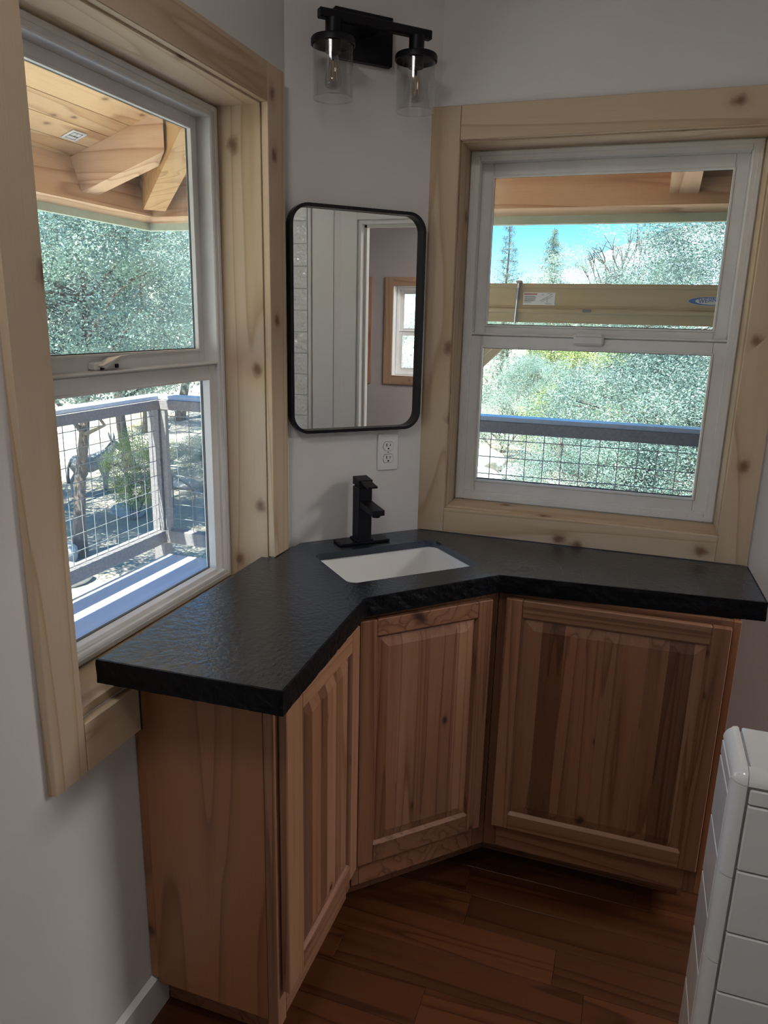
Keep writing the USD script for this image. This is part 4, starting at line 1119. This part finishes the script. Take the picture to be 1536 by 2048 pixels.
def oval(cx, cz, a, b, y0, y1, n=40):
    p = sg.Polygon([(cx + a * math.cos(q), cz + b * math.sin(q)) for q in np.linspace(0, 2 * math.pi, n, endpoint=False)])
    m = trimesh.creation.extrude_polygon(p, y1 - y0, engine='earcut')
    m.apply_transform(np.array([[1, 0, 0, 0], [0, 0, -1, y1], [0, 1, 0, 0], [0, 0, 0, 1]], float))
    return m


mk = obj('maker_mark', oval(LCX, LCZ, 0.089, 0.0185, LY - 0.0014, LY - 0.0003), LABEL_W, lad, label='oval blue and white printed mark')
obj('mark_rim', oval(LCX, LCZ, 0.087, 0.0170, LY - 0.0018, LY - 0.0015), LOGO_B, mk)
obj('mark_field', oval(LCX + 0.006, LCZ, 0.066, 0.0140, LY - 0.0022, LY - 0.0019), LABEL_W, mk)
tm = meshkit.text_mesh('WERNER', 0.0165, 0.0005, bold=True)
tw = tm.bounds[1][0] - tm.bounds[0][0]
A = np.eye(4); A[:3, :3] = np.array([[0.098 / tw, 0, 0], [0, 0, -1], [0.18 * 0.6, 1, 0]])
A[:3, 3] = (LCX - 0.047, LY - 0.0023, LCZ - 0.0082)
tm.apply_transform(A)
obj('lettering', tm, LOGO_B, mk)
# dark scuff tag on the lower flange
obj('end_stop', box(0.690, 0.726, LY - 0.020, LY - 0.0045, 1.594, 1.607, 0.002), LABEL_K, lad)

# slanting ladders under the level one: the near one shows at the window's corner, the other lies beyond its far side


def slant_ladder(name, label, xt, sg_):
    t = thing(name, label, 'ladder', (xt, LY + 0.2, ZD))
    top = np.array([xt + sg_ * 0.01, 0, 1.542]); L = (top[2] - ZD - 0.02)
    bot = np.array([xt - sg_ * L, 0, ZD + 0.02])
    d = (bot - top) / np.linalg.norm(bot - top)
    nn = np.array([-d[2], 0, d[0]])
    for yy in (LY + 0.035, LY + 0.405):
        obj('side_rail', hull([p + nn * w + np.array([0, yy + h, 0]) for p in (top + np.array([0, 0, -0.026]), bot + np.array([0, 0, 0.012])) for w in (-0.022, 0.022) for h in (-0.014, 0.014)]), YELLOW, t)
        obj('foot', box(bot[0] - 0.05, bot[0] + 0.05, yy - 0.02, yy + 0.02, ZD + 0.0005, ZD + 0.025, 0.004), BLACK, t)
    for k in range(1, 7):
        q = top + (bot - top) * (k * 0.30 / np.linalg.norm(bot - top) + 0.10)
        obj('rung', rod((q[0], LY + 0.049, q[2]), (q[0], LY + 0.391, q[2]), 0.014, 8), STEEL, t, smooth=40)
    return t


slant_ladder('ladder', 'yellow slanting ladder whose rails show at the corner under the level ladder', 0.345, 1)
slant_ladder('ladder', 'yellow slanting ladder holding the far end of the level ladder', 2.25, -1)

# ==================================================================================================
#                                     OUTSIDE: GROUND, TREES
# ==================================================================================================


def polar(az, dist):
    """a point of the plan at this azimuth (degrees, from +y towards -x) and distance from where the photographer stands"""
    a = math.radians(az)
    return CAM[0] - dist * math.sin(a), CAM[1] + dist * math.cos(a)


def ground_z(x, y):
    x, y = np.asarray(x, float), np.asarray(y, float)
    dx, dy = x - CAM[0], y - CAM[1]
    r = np.hypot(dx, dy)
    az = np.degrees(np.arctan2(-dx, dy))
    left = 1 / (1 + np.exp(-(az - 22) / 6.0))
    rise = np.maximum(r - 24, 0)
    k = 0.050 + 0.095 * left
    z = -3.35 + k * rise * rise / (rise + 14)
    p = np.stack([x * 0.11, y * 0.11, np.zeros_like(x)], -1)
    z = z + (meshkit.fbm(p, 3, 7) - 0.5) * np.clip(r - 9, 0, 14) / 14 * 0.9
    return np.minimum(z, 16 + 0.02 * r)


gx = np.concatenate([np.linspace(-190, -40, 50, endpoint=False), np.linspace(-40, 30, 160, endpoint=False), np.linspace(30, 190, 50)])
gy = np.concatenate([np.linspace(-60, -6, 24, endpoint=False), np.linspace(-6, 60, 150, endpoint=False), np.linspace(60, 230, 60)])
GX, GY = np.meshgrid(gx, gy)
GZ = ground_z(GX, GY)
nx, ny = len(gx), len(gy)
idx = np.arange(nx * ny).reshape(ny, nx)
F = np.stack([idx[:-1, :-1], idx[:-1, 1:], idx[1:, 1:], idx[1:, :-1]], -1).reshape(-1, 4)
gr = structure('ground', 'dry tan hillside below the deck')
obj('surface', trimesh.Trimesh(np.column_stack([GX.ravel(), GY.ravel(), GZ.ravel()]), np.vstack([F[:, [0, 1, 2]], F[:, [0, 2, 3]]]), process=False), GROUND, gr, smooth=True)
# far ridge
ra = np.radians(np.linspace(-70, 110, 260))
prof = np.interp(np.degrees(ra), [-70, -20, -6, -1, 2, 5, 9, 14, 30, 60, 110], [0.11, 0.12, 0.118, 0.112, 0.098, 0.070, 0.050, 0.045, 0.08, 0.10, 0.09])
n0 = meshkit.fbm(np.stack([np.degrees(ra) * 0.5, np.zeros_like(ra), np.zeros_like(ra)], -1), 5, 3) - 0.5
top = (prof + n0 * 0.014) * 900
rows = []
for f, d in ((-0.05, 700), (0.15, 740), (0.55, 830), (0.85, 880), (1.0, 900), (0.6, 1000)):
    dd = d + (meshkit.fbm(np.stack([np.degrees(ra) * 0.7, np.full_like(ra, d * 0.05), np.zeros_like(ra)], -1), 4, 9) - 0.5) * 24
    rows.append(np.stack([CAM[0] - dd * np.sin(ra), CAM[1] + dd * np.cos(ra), top * f], 1))
V = np.vstack(rows); n = len(ra)
F = np.array([[j * n + k, j * n + k + 1, (j + 1) * n + k + 1, (j + 1) * n + k] for j in range(len(rows) - 1) for k in range(n - 1)])
rg_ = structure('far_mountain', 'hazy lilac mountain ridge behind the trees')
obj('slope', trimesh.Trimesh(V, np.vstack([F[:, [0, 2, 1]], F[:, [0, 3, 2]]]), process=False), RIDGE, rg_, smooth=True)


def leaves(pts, size, rs, flat=0.5, aspect=0.55):
    """one small folded diamond (2 triangles) per point"""
    n = len(pts)
    d = rs.normal(size=(n, 3)); d[:, 2] *= flat; d /= np.linalg.norm(d, axis=1, keepdims=True)
    e = np.cross(d, rs.normal(size=(n, 3))); e /= np.linalg.norm(e, axis=1, keepdims=True)
    s = size * rs.uniform(0.6, 1.25, (n, 1))
    a, b = pts - d * s * 0.5, pts + d * s * 0.5
    up_ = np.cross(d, e) * s * 0.10
    c, g = pts + e * s * aspect * 0.5 + up_, pts - e * s * aspect * 0.5 + up_
    V = np.stack([a, c, b, g], 1).reshape(-1, 3)
    i = np.arange(n)[:, None] * 4
    return trimesh.Trimesh(V, np.vstack([i + [0, 1, 2], i + [0, 2, 3]]), process=False)


def broad_tree(seed, H, R, base, tips, per, size, lumps=1.0, trunk_r=0.16, spread=0.20, trunks=1, lean=0.1, clump=1.0):
    """(wood mesh, leaf mesh) of a broad-leaved tree: trunk, limbs that fork to twig tips, leaves round each tip"""
    rs = np.random.RandomState(seed)
    wood_, cen = [], []
    cz, rz = base + (H - base) * 0.52, (H - base) * 0.5
    P = rs.normal(size=(tips * 3, 3)); P /= np.linalg.norm(P, axis=1, keepdims=True)
    rad = rs.uniform(0.35, 1.0, (len(P), 1)) ** 0.5
    lump = 0.72 + 0.5 * (meshkit.fbm(P * 1.9 * lumps + seed, 3, seed)[:, None])
    P = P * rad * lump
    P = P[P[:, 2] > -0.75][:tips] * np.array([R, R, rz]) + np.array([0, 0, cz])
    for t in range(trunks):
        x0 = rs.normal(size=2) * (0.12 if trunks > 1 else 0.0)
        lv_ = rs.normal(size=2) * lean
        hgt = base + (H - base) * 0.45
        zs = np.linspace(-0.25, hgt, 7)
        tp = np.stack([x0[0] + lv_[0] * zs + 0.05 * np.sin(zs * 1.7 + seed), x0[1] + lv_[1] * zs + 0.05 * np.cos(zs * 1.3), zs], 1)
        rr_ = trunk_r * np.linspace(1.15, 0.55, 7) / math.sqrt(trunks); rr_[0] *= 1.35
        wood_.append(tube(tp, rr_, 9))
        limb_ids = rs.choice(len(P), min(11, len(P)), replace=False)
        for li in limb_ids:
            e = P[li] * 0.86 + np.array([0, 0, cz]) * 0.14
            s = tp[rs.randint(3, 7)]
            mid = (s + e) / 2 + rs.normal(size=3) * 0.12 * R + np.array([0, 0, 0.06 * R])
            q = np.array([s, s * 0.55 + mid * 0.45, mid, mid * 0.5 + e * 0.5, e])
            wood_.append(tube(q, trunk_r * np.array([0.42, 0.32, 0.24, 0.16, 0.06]) / math.sqrt(trunks), 6, caps=False))
            near = np.argsort(((P - e) ** 2).sum(1))[1:5]
            for ni in near:
                f = P[ni]
                wood_.append(tube([mid * 0.4 + e * 0.6, (e + f) / 2 + rs.normal(size=3) * 0.05, f], trunk_r * np.array([0.13, 0.09, 0.04]), 5, caps=False))
    L = np.repeat(P, per, 0) + rs.normal(size=(len(P) * per, 3)) * spread * np.array([1, 1, 0.7]) * clump
    return cat(wood_), leaves(L, size, rs)


def pine_tree(seed, H, R, base, whorls, per, size, sparse=1.0, trunk_r=0.13):
    rs = np.random.RandomState(seed)
    zs = np.linspace(-0.2, H, 9)
    wood_ = [tube(np.stack([0.06 * np.sin(zs), 0.05 * np.cos(zs * 0.8), zs], 1), trunk_r * np.linspace(1.1, 0.12, 9), 8)]
    pts = []
    for w in range(whorls):
        f = (w + rs.uniform(-0.3, 0.3)) / whorls
        z = base + (H - base) * f
        rr_ = R * (1 - f) ** 0.8 * rs.uniform(0.6, 1.1) + 0.10
        nb = max(3, int(5 * sparse))
        a0 = rs.uniform(0, 6.28)
        for k in range(nb):
            a = a0 + k * 6.283 / nb + rs.normal() * 0.25
            Lg = rr_ * rs.uniform(0.6, 1.1)
            s = np.array([0, 0, z]); e = np.array([math.cos(a) * Lg, math.sin(a) * Lg, z + Lg * rs.uniform(-0.15, 0.6)])
            wood_.append(tube([s, (s + e) / 2 + [0, 0, -0.05], e], trunk_r * np.array([0.22, 0.14, 0.05]) * (1.1 - f), 5, caps=False))
            m = int(per * Lg / R) + 3
            tt = rs.uniform(0.25, 1.05, (m, 1))
            pts.append(s + (e - s) * tt + rs.normal(size=(m, 3)) * (0.05 + 0.07 * Lg))
    return cat(wood_), leaves(np.vstack(pts), size, rs, flat=1.0, aspect=0.22)


def z_at(x, y):
    return float(ground_z(np.array([x]), np.array([y]))[0])


_proto = {}


def plant(kind, name, label, category, az, dist, scale=1.0, rot=0.0, group=None, sz=1.0, dz=0.0):
    """the first of a kind is built, every other one refers to it"""
    x, y = polar(az, dist)
    z = z_at(x, y) + dz
    build, lm, stem = KINDS[kind]
    p = path_of(name)
    xfm = UsdGeom.Xform.Define(stage, p)
    xfm.AddTranslateOp().Set(Gf.Vec3d(x, y, z)); xfm.AddRotateZOp().Set(float(rot)); xfm.AddScaleOp().Set(Gf.Vec3f(scale, scale, scale * sz))
    prim = xfm.GetPrim()
    if kind in _proto:
        prim.GetReferences().AddInternalReference(_proto[kind])
        prim.SetInstanceable(True)
    else:
        w_, l_ = build()
        usdkit.mesh(stage, p + '/' + stem, w_, BARK, smooth=60)
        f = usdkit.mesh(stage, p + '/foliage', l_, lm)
        f.GetPrim().SetCustomDataByKey('kind', 'stuff')
        # the reference must not carry the first one's place: keep the shape under a class
        _proto[kind] = Sdf.Path('/World/' + 'kind_of_' + kind)
        c = stage.CreateClassPrim(_proto[kind])
        for ch_ in (stem, 'foliage'):
            Sdf.CopySpec(stage.GetRootLayer(), Sdf.Path(p + '/' + ch_), stage.GetRootLayer(), _proto[kind].AppendChild(ch_))
        for ch_ in (stem, 'foliage'):
            stage.RemovePrim(p + '/' + ch_)
        prim.GetReferences().AddInternalReference(_proto[kind])
        prim.SetInstanceable(True)
    return tag(prim, label, category, group)


KINDS = {
    'oak': (lambda: broad_tree(3, 8.8, 3.1, 2.2, 600, 170, 0.062, trunk_r=0.12), LEAF_OAK, 'trunk'),
    'low_oak': (lambda: broad_tree(8, 4.3, 2.7, 0.5, 430, 130, 0.055, trunk_r=0.10, trunks=3, lean=0.3), LEAF_OAK, 'trunk'),
    'open_oak': (lambda: broad_tree(15, 7.6, 2.9, 1.6, 430, 120, 0.066, trunk_r=0.15, lumps=1.6, spread=0.22), LEAF_OAK, 'trunk'),
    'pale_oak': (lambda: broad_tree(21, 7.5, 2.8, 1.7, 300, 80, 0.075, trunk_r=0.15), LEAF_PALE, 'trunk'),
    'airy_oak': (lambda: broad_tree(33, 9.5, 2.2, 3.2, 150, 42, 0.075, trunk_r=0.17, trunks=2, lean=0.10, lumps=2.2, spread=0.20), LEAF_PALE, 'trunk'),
    'lime_shrub': (lambda: broad_tree(41, 2.4, 1.25, 0.1, 150, 85, 0.055, trunk_r=0.05, trunks=4, lean=0.4, spread=0.14), LEAF_LIME, 'stem'),
    'pale_shrub': (lambda: broad_tree(44, 2.4, 1.4, 0.1, 150, 75, 0.06, trunk_r=0.05, trunks=4, lean=0.4, spread=0.15), LEAF_PALE, 'stem'),
    'pine': (lambda: pine_tree(51, 10.8, 1.7, 1.6, 30, 190, 0.13, sparse=0.8), LEAF_PINE, 'trunk'),
    'conifer': (lambda: pine_tree(57, 9.8, 2.3, 0.3, 46, 420, 0.12, sparse=1.2), LEAF_PINE, 'trunk'),
}

# beside the long counter window
plant('oak', 'oak_tree', 'dense dark green oak whose trunk stands just past the deck railing', 'tree', 41.8, 15.8, 1.0, 20)
plant('oak', 'oak_tree', 'dense oak crown filling the edge of the long counter window beside its near board', 'tree', 45.0, 19.0, 1.05, 140)
plant('open_oak', 'oak_tree', 'loose oak behind the trunked oak, filling the middle of the upper sash', 'tree', 37.8, 24.0, 1.05, 60)
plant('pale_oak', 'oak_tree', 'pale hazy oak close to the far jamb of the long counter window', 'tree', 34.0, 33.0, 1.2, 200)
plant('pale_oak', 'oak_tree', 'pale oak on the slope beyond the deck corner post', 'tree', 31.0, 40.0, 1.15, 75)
plant('lime_shrub', 'shrub', 'yellow green sapling beside the grey donkey', 'shrub', 37.6, 18.5, 0.60, 0, sz=1.55)
plant('low_oak', 'shrub', 'dark leafy bush seen past the corner post of the railing', 'shrub', 31.9, 21.0, 0.42, 33)
plant('open_oak', 'oak_tree', 'small bushy oak above the corner of the railing cap', 'tree', 36.6, 31.0, 0.62, 190)
plant('lime_shrub', 'shrub', 'low shrub at the foot of the sapling', 'shrub', 35.6, 23.5, 0.45, 100)

# through the facing window
plant('pine', 'pine_tree', 'thin open pine against the sky nearest the knotty casing board', 'tree', 9.9, 47.0, 1.0, 0)
plant('conifer', 'pine_tree', 'pointed conifer with a full crown against the blue sky', 'tree', 6.7, 52.0, 1.0, 40)
plant('pale_oak', 'oak_tree', 'rounded pale tree beside the pointed conifer', 'tree', 4.9, 46.0, 1.13, 170)
plant('airy_oak', 'oak_tree', 'tall airy two-stemmed tree in the middle of the sky', 'tree', 2.3, 40.0, 1.04, 10)
plant('conifer', 'pine_tree', 'slim conifer between the airy tree and the big oak', 'tree', -0.6, 50.0, 0.80, 250)
plant('oak', 'oak_tree', 'big leafy oak rising beside the upper sash of the facing window', 'tree', -5.6, 18.5, 0.92, 300)
plant('low_oak', 'oak_tree', 'wide low oak under the ladder in the lower sash', 'tree', -0.8, 17.5, 1.02, 20)
plant('low_oak', 'oak_tree', 'low oak at the edge of the lower sash above the railing', 'tree', -5.2, 15.5, 0.94, 160)
plant('low_oak', 'oak_tree', 'low oak with branch tips in front of the wire mesh, middle of the railing', 'tree', 2.6, 15.0, 0.70, 95)
plant('lime_shrub', 'shrub', 'yellow green bush under the ladder mark', 'shrub', -2.6, 22.0, 1.35, 15)
plant('lime_shrub', 'shrub', 'yellow green bush near the fallen bleached trunk', 'shrub', 5.2, 26.0, 1.15, 75)
plant('lime_shrub', 'shrub', 'bright bush just above the level ladder', 'shrub', 5.0, 36.0, 1.75, 130)
plant('lime_shrub', 'shrub', 'bright low bush at the foot of the airy tree', 'shrub', 2.4, 34.0, 1.65, 210)
plant('pale_shrub', 'shrub', 'grey green bush beside the boulders behind the railing', 'shrub', 9.6, 27.0, 1.0, 0)
plant('pale_shrub', 'shrub', 'grey green bush behind the slanting yellow leg', 'shrub', 9.2, 34.0, 1.35, 90)
plant('low_oak', 'oak_tree', 'leafy oak just past the slanting ladder leg', 'tree', 6.9, 33.0, 0.78, 220)
plant('low_oak', 'oak_tree', 'leafy oak between the bright bushes and the wide low oak', 'tree', 1.6, 25.0, 0.85, 280)
plant('low_oak', 'oak_tree', 'leafy oak behind the big oak', 'tree', -3.4, 29.0, 1.05, 330)

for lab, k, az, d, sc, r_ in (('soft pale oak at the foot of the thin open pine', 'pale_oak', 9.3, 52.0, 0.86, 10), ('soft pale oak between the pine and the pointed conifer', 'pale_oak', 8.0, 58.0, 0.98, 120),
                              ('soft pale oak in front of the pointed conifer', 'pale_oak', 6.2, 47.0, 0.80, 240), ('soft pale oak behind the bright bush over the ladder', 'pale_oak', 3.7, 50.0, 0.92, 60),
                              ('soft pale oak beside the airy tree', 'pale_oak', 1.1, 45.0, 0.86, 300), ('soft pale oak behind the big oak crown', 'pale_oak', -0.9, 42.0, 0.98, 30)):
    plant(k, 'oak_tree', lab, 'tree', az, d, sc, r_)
# trees spread over the slopes further off
rs = np.random.RandomState(77)
far = []
FAR_SAYS = {'pale_oak': 'hazy pale round oak scattered over the far dry slope', 'open_oak': 'dark loose-crowned oak scattered over the far dry slope', 'pale_shrub': 'grey green bush scattered over the far dry slope',
            'conifer': 'pointed dark conifer scattered over the far dry slope', 'low_oak': 'low dark leafy oak scattered over the far dry slope', 'lime_shrub': 'yellow green bush scattered over the far dry slope'}
KIND_R = {'pale_oak': 2.9, 'open_oak': 3.0, 'pale_shrub': 1.45, 'conifer': 2.0, 'low_oak': 2.8, 'lime_shrub': 1.3}
tries = 0
while len(far) < 38 and tries < 4000:
    tries += 1
    az = rs.uniform(-9, 50); d = rs.uniform(48, 125)
    if (-11 < az < 11.5 and d < 62) or 14 < az < 27:
        continue
    kind = rs.choice(['pale_oak', 'open_oak', 'pale_shrub', 'conifer', 'low_oak', 'lime_shrub'], p=[0.3, 0.18, 0.2, 0.08, 0.18, 0.06])
    sc = rs.uniform(0.55, 0.9) * (1.5 if 'shrub' in kind else 1.0) * (0.75 if -11 < az < 12 else 1.0)
    q = np.array(polar(az, d)); r_ = KIND_R[kind] * sc * 1.15
    if any(np.hypot(*(q - o)) < r_ + ro for o, ro in far):
        continue
    far.append((q, r_))
    plant(kind, 'slope_shrub' if 'shrub' in kind else 'slope_tree', FAR_SAYS[kind], 'shrub' if 'shrub' in kind else 'tree', az, d, sc, rs.uniform(0, 360), kind.replace('_', ' ') + 's on the far slope')
# seen through the next room's windows, in the mirror
for i, (x, y, k, s, lab) in enumerate(((16.5, -2.6, 'pale_oak', 0.85, 'pale green tree outside the next room, seen in the mirror'), (21.0, -6.5, 'pale_oak', 0.7, 'distant tree outside the window cut by the door frame in the mirror'))):
    d = math.hypot(x - CAM[0], y - CAM[1]); az = math.degrees(math.atan2(-(x - CAM[0]), y - CAM[1]))
    plant(k, 'yard_tree', lab, 'tree', az, d, s, 70 * i)


def boulder(name, label, az, dist, size, seed, sink=0.25, squash=0.7, m=None, group=None):
    x, y = polar(az, dist)
    s = trimesh.creation.icosphere(3, 1.0)
    v = np.array(s.vertices)
    v = v * (0.72 + 0.55 * meshkit.fbm(v * 1.3 + seed * 7.1, 3, seed))[:, None] * np.array([size[0], size[1], size[2]]) * 0.5
    z = z_at(x, y) + size[2] * (0.5 - sink)
    s.vertices = v + np.array([x, y, z])
    t = obj(name, s, m or ROCK, None, smooth=40)
    return tag(t, label, 'rock', group)


for i, (lab, az, d, sz) in enumerate((
        ('pale boulder at the foot of the oak trunk, nearest the deck', 42.6, 14.3, (0.75, 0.7, 0.5)),
        ('grey boulder beside the oak trunk, half hidden by the near casing board', 43.2, 15.6, (0.8, 0.6, 0.6)),
        ('long flat rock behind the corner post of the railing', 33.9, 21.5, (0.9, 0.6, 0.3)),
        ('round rock in the yellow grass past the corner post', 32.6, 25.5, (0.5, 0.5, 0.45)),
        ('low rock in the dappled shade under the oak', 38.2, 19.0, (0.9, 0.7, 0.4)),
        ('big pale boulder behind the railing wires, upper one', 10.7, 24.5, (1.5, 1.2, 1.0)),
        ('big pale boulder behind the railing wires, lower one', 10.9, 21.5, (1.3, 1.2, 0.8)),
        ('small blue grey rock under the fallen trunk', 9.0, 30.0, (1.2, 1.0, 0.8)),
        ('pale rock at the roots of the low oak by the mesh', 8.4, 23.0, (0.8, 0.7, 0.5)))):
    boulder('boulder', lab, az, d, sz, 20 + i)

# fallen bleached trunk
x0, y0 = polar(9.2, 34.0); x1, y1 = polar(6.4, 40.0)
za, zb2 = z_at(x0, y0), z_at(x1, y1)
lg = thing('fallen_trunk', 'bleached fallen tree trunk lying up the slope', 'log', (x0, y0, za))
pl_ = np.array([[x0, y0, za + 0.35], [x0 * 0.6 + x1 * 0.4, y0 * 0.6 + y1 * 0.4, (za * 0.6 + zb2 * 0.4) + 0.75], [x1, y1, zb2 + 1.0]])
obj('log', tube(np.array([pl_[0], (pl_[0] + pl_[1]) / 2, pl_[1], (pl_[1] + pl_[2]) / 2, pl_[2]]), [0.30, 0.27, 0.24, 0.2, 0.14], 10), DEADWOOD, lg, smooth=50)
obj('branch', tube([pl_[1], pl_[1] + [0.5, 0.3, 0.7], pl_[1] + [0.7, 0.9, 1.5]], [0.09, 0.06, 0.03], 7), DEADWOOD, lg, smooth=50)
obj('branch', tube([(pl_[1] + pl_[2]) / 2, (pl_[1] + pl_[2]) / 2 + [-0.3, -0.4, 0.6], (pl_[1] + pl_[2]) / 2 + [-0.2, -0.8, 1.1]], [0.08, 0.05, 0.02], 7), DEADWOOD, lg, smooth=50)
# handrail of thin pipe in the yard beyond the corner post
x0, y0 = polar(35.0, 19.6); x1, y1 = polar(31.6, 17.0)
z0_, z1_ = z_at(x0, y0), z_at(x1, y1)
yr = thing('yard_handrail', 'thin dark pipe handrail sloping down the yard past the corner post', 'handrail', (x0, y0, z0_))
obj('pipe', rod((x0, y0, z0_ + 0.85), (x1, y1, z1_ + 0.72), 0.022, 8), LABEL_K, yr, smooth=40)
for f in (0.05, 0.55, 0.95):
    xa, ya = x0 + (x1 - x0) * f, y0 + (y1 - y0) * f
    obj('post', rod((xa, ya, z_at(xa, ya) - 0.1), (xa, ya, z0_ + 0.85 + (z1_ + 0.72 - z0_ - 0.85) * f), 0.020, 8), LABEL_K, yr, smooth=40)

# ---------------------------------------------------------------- the donkey behind the oak trunk
DCOAT = noisy('grey_coat', (0.27, 0.27, 0.28), (0.19, 0.19, 0.20), 6, rough=0.9)
DDARK = plain('dark_leg_hair', (0.075, 0.07, 0.07), 0.9)
ax_, ay_ = polar(40.5, 21.0)
az_ = z_at(ax_, ay_)
dn = thing('donkey', 'grey donkey standing behind the oak trunk', 'donkey', (ax_, ay_, az_))


def body_of(bones, edge=0.035, it=12):
    acc = m3.Manifold()
    for (a, ra_), (b, rb_) in bones:
        sa = m3.Manifold.sphere(ra_, 16).translate([float(q) for q in a]); sb = m3.Manifold.sphere(rb_, 16).translate([float(q) for q in b])
        acc = acc + m3.Manifold.batch_hull([sa, sb])
    m = tri(acc.refine_to_length(edge))
    m.merge_vertices()
    trimesh.smoothing.filter_taubin(m, iterations=it)
    return m


def J_(x, y, z): return np.array([x, y, z], float)


bones = []
hip, sho = J_(-0.42, 0, 0.93), J_(0.40, 0, 0.94)
bones += [((hip, 0.215), (J_(-0.05, 0, 0.84), 0.235)), ((J_(-0.05, 0, 0.84), 0.235), (sho, 0.215)), ((J_(-0.52, 0, 0.90), 0.14), (hip, 0.2)), ((sho, 0.20), (J_(0.52, 0, 0.88), 0.15))]
bones += [((J_(0.46, 0, 0.98), 0.165), (J_(0.72, 0, 1.20), 0.105)), ((J_(0.72, 0, 1.20), 0.105), (J_(0.80, 0, 1.27), 0.10)), ((J_(0.80, 0, 1.27), 0.10), (J_(1.00, 0, 1.12), 0.068)), ((J_(1.00, 0, 1.12), 0.068), (J_(1.07, 0, 1.06), 0.055))]
for s in (-1, 1):
    bones += [((J_(0.745, s * 0.05, 1.35), 0.030), (J_(0.72, s * 0.09, 1.50), 0.032)), ((J_(0.72, s * 0.09, 1.50), 0.032), (J_(0.70, s * 0.10, 1.59), 0.012))]
    # front leg: elbow, knee (wrist), fetlock, hoof
    fo = 0.06 if s > 0 else -0.05
    bones += [((J_(0.40, s * 0.10, 0.86), 0.13), (J_(0.40, s * 0.12, 0.62), 0.068)), ((J_(0.40, s * 0.12, 0.62), 0.066), (J_(0.41 + fo, s * 0.12, 0.36), 0.045)), ((J_(0.41 + fo, s * 0.12, 0.36), 0.043), (J_(0.41 + fo, s * 0.12, 0.10), 0.032)), ((J_(0.41 + fo, s * 0.12, 0.10), 0.036), (J_(0.44 + fo, s * 0.12, 0.03), 0.042))]
    ho = -0.05 if s > 0 else 0.07
    bones += [((J_(-0.44, s * 0.10, 0.88), 0.16), (J_(-0.34, s * 0.13, 0.64), 0.095)), ((J_(-0.34, s * 0.13, 0.64), 0.09), (J_(-0.52 + ho, s * 0.13, 0.43), 0.046)), ((J_(-0.52 + ho, s * 0.13, 0.43), 0.045), (J_(-0.50 + ho, s * 0.13, 0.10), 0.032)), ((J_(-0.50 + ho, s * 0.13, 0.10), 0.036), (J_(-0.47 + ho, s * 0.13, 0.03), 0.042))]
bm = body_of(bones)
face = math.radians(-40.0)       # the way it faces in plan
RM = trimesh.transformations.rotation_matrix(math.radians(78), [0, 0, 1]); RM[:3, 3] = (ax_, ay_, az_)
hoof_z = bm.bounds[0][2]
bm.apply_translation([0, 0, -hoof_z - 0.02])
obj('body', xf(bm, RM), DCOAT, dn, smooth=True)
hoofs = [box(cx - 0.045, cx + 0.05, cy - 0.042, cy + 0.042, -0.03, 0.045, 0.012) for cx, cy in ((0.50, 0.12), (0.39, -0.12), (-0.52, 0.13), (-0.40, -0.13))]
for h_ in hoofs:
    obj('hoof', xf(h_, RM), DDARK, dn)
obj('mane', xf(body_of([((J_(0.48, 0, 1.14), 0.03), (J_(0.64, 0, 1.27), 0.035)), ((J_(0.64, 0, 1.27), 0.035), (J_(0.78, 0, 1.38), 0.03))], 0.03, 4), RM), DDARK, dn, smooth=True)
obj('tail', xf(tube([(-0.63, 0, 0.98), (-0.71, 0, 0.86), (-0.73, 0.01, 0.62), (-0.72, 0.02, 0.42)], [0.035, 0.028, 0.03, 0.045], 8), RM), DDARK, dn, smooth=True)
for s in (-1, 1):
    obj('eye', xf(trimesh.creation.icosphere(2, 0.018).apply_translation([0.855, s * 0.088, 1.235]), RM), DARK, dn, smooth=True)
obj('muzzle', xf(trimesh.creation.icosphere(3, 0.062).apply_scale([1.1, 0.95, 0.9]).apply_translation([1.065, 0, 1.055]), RM), LABEL_W, dn, smooth=True)
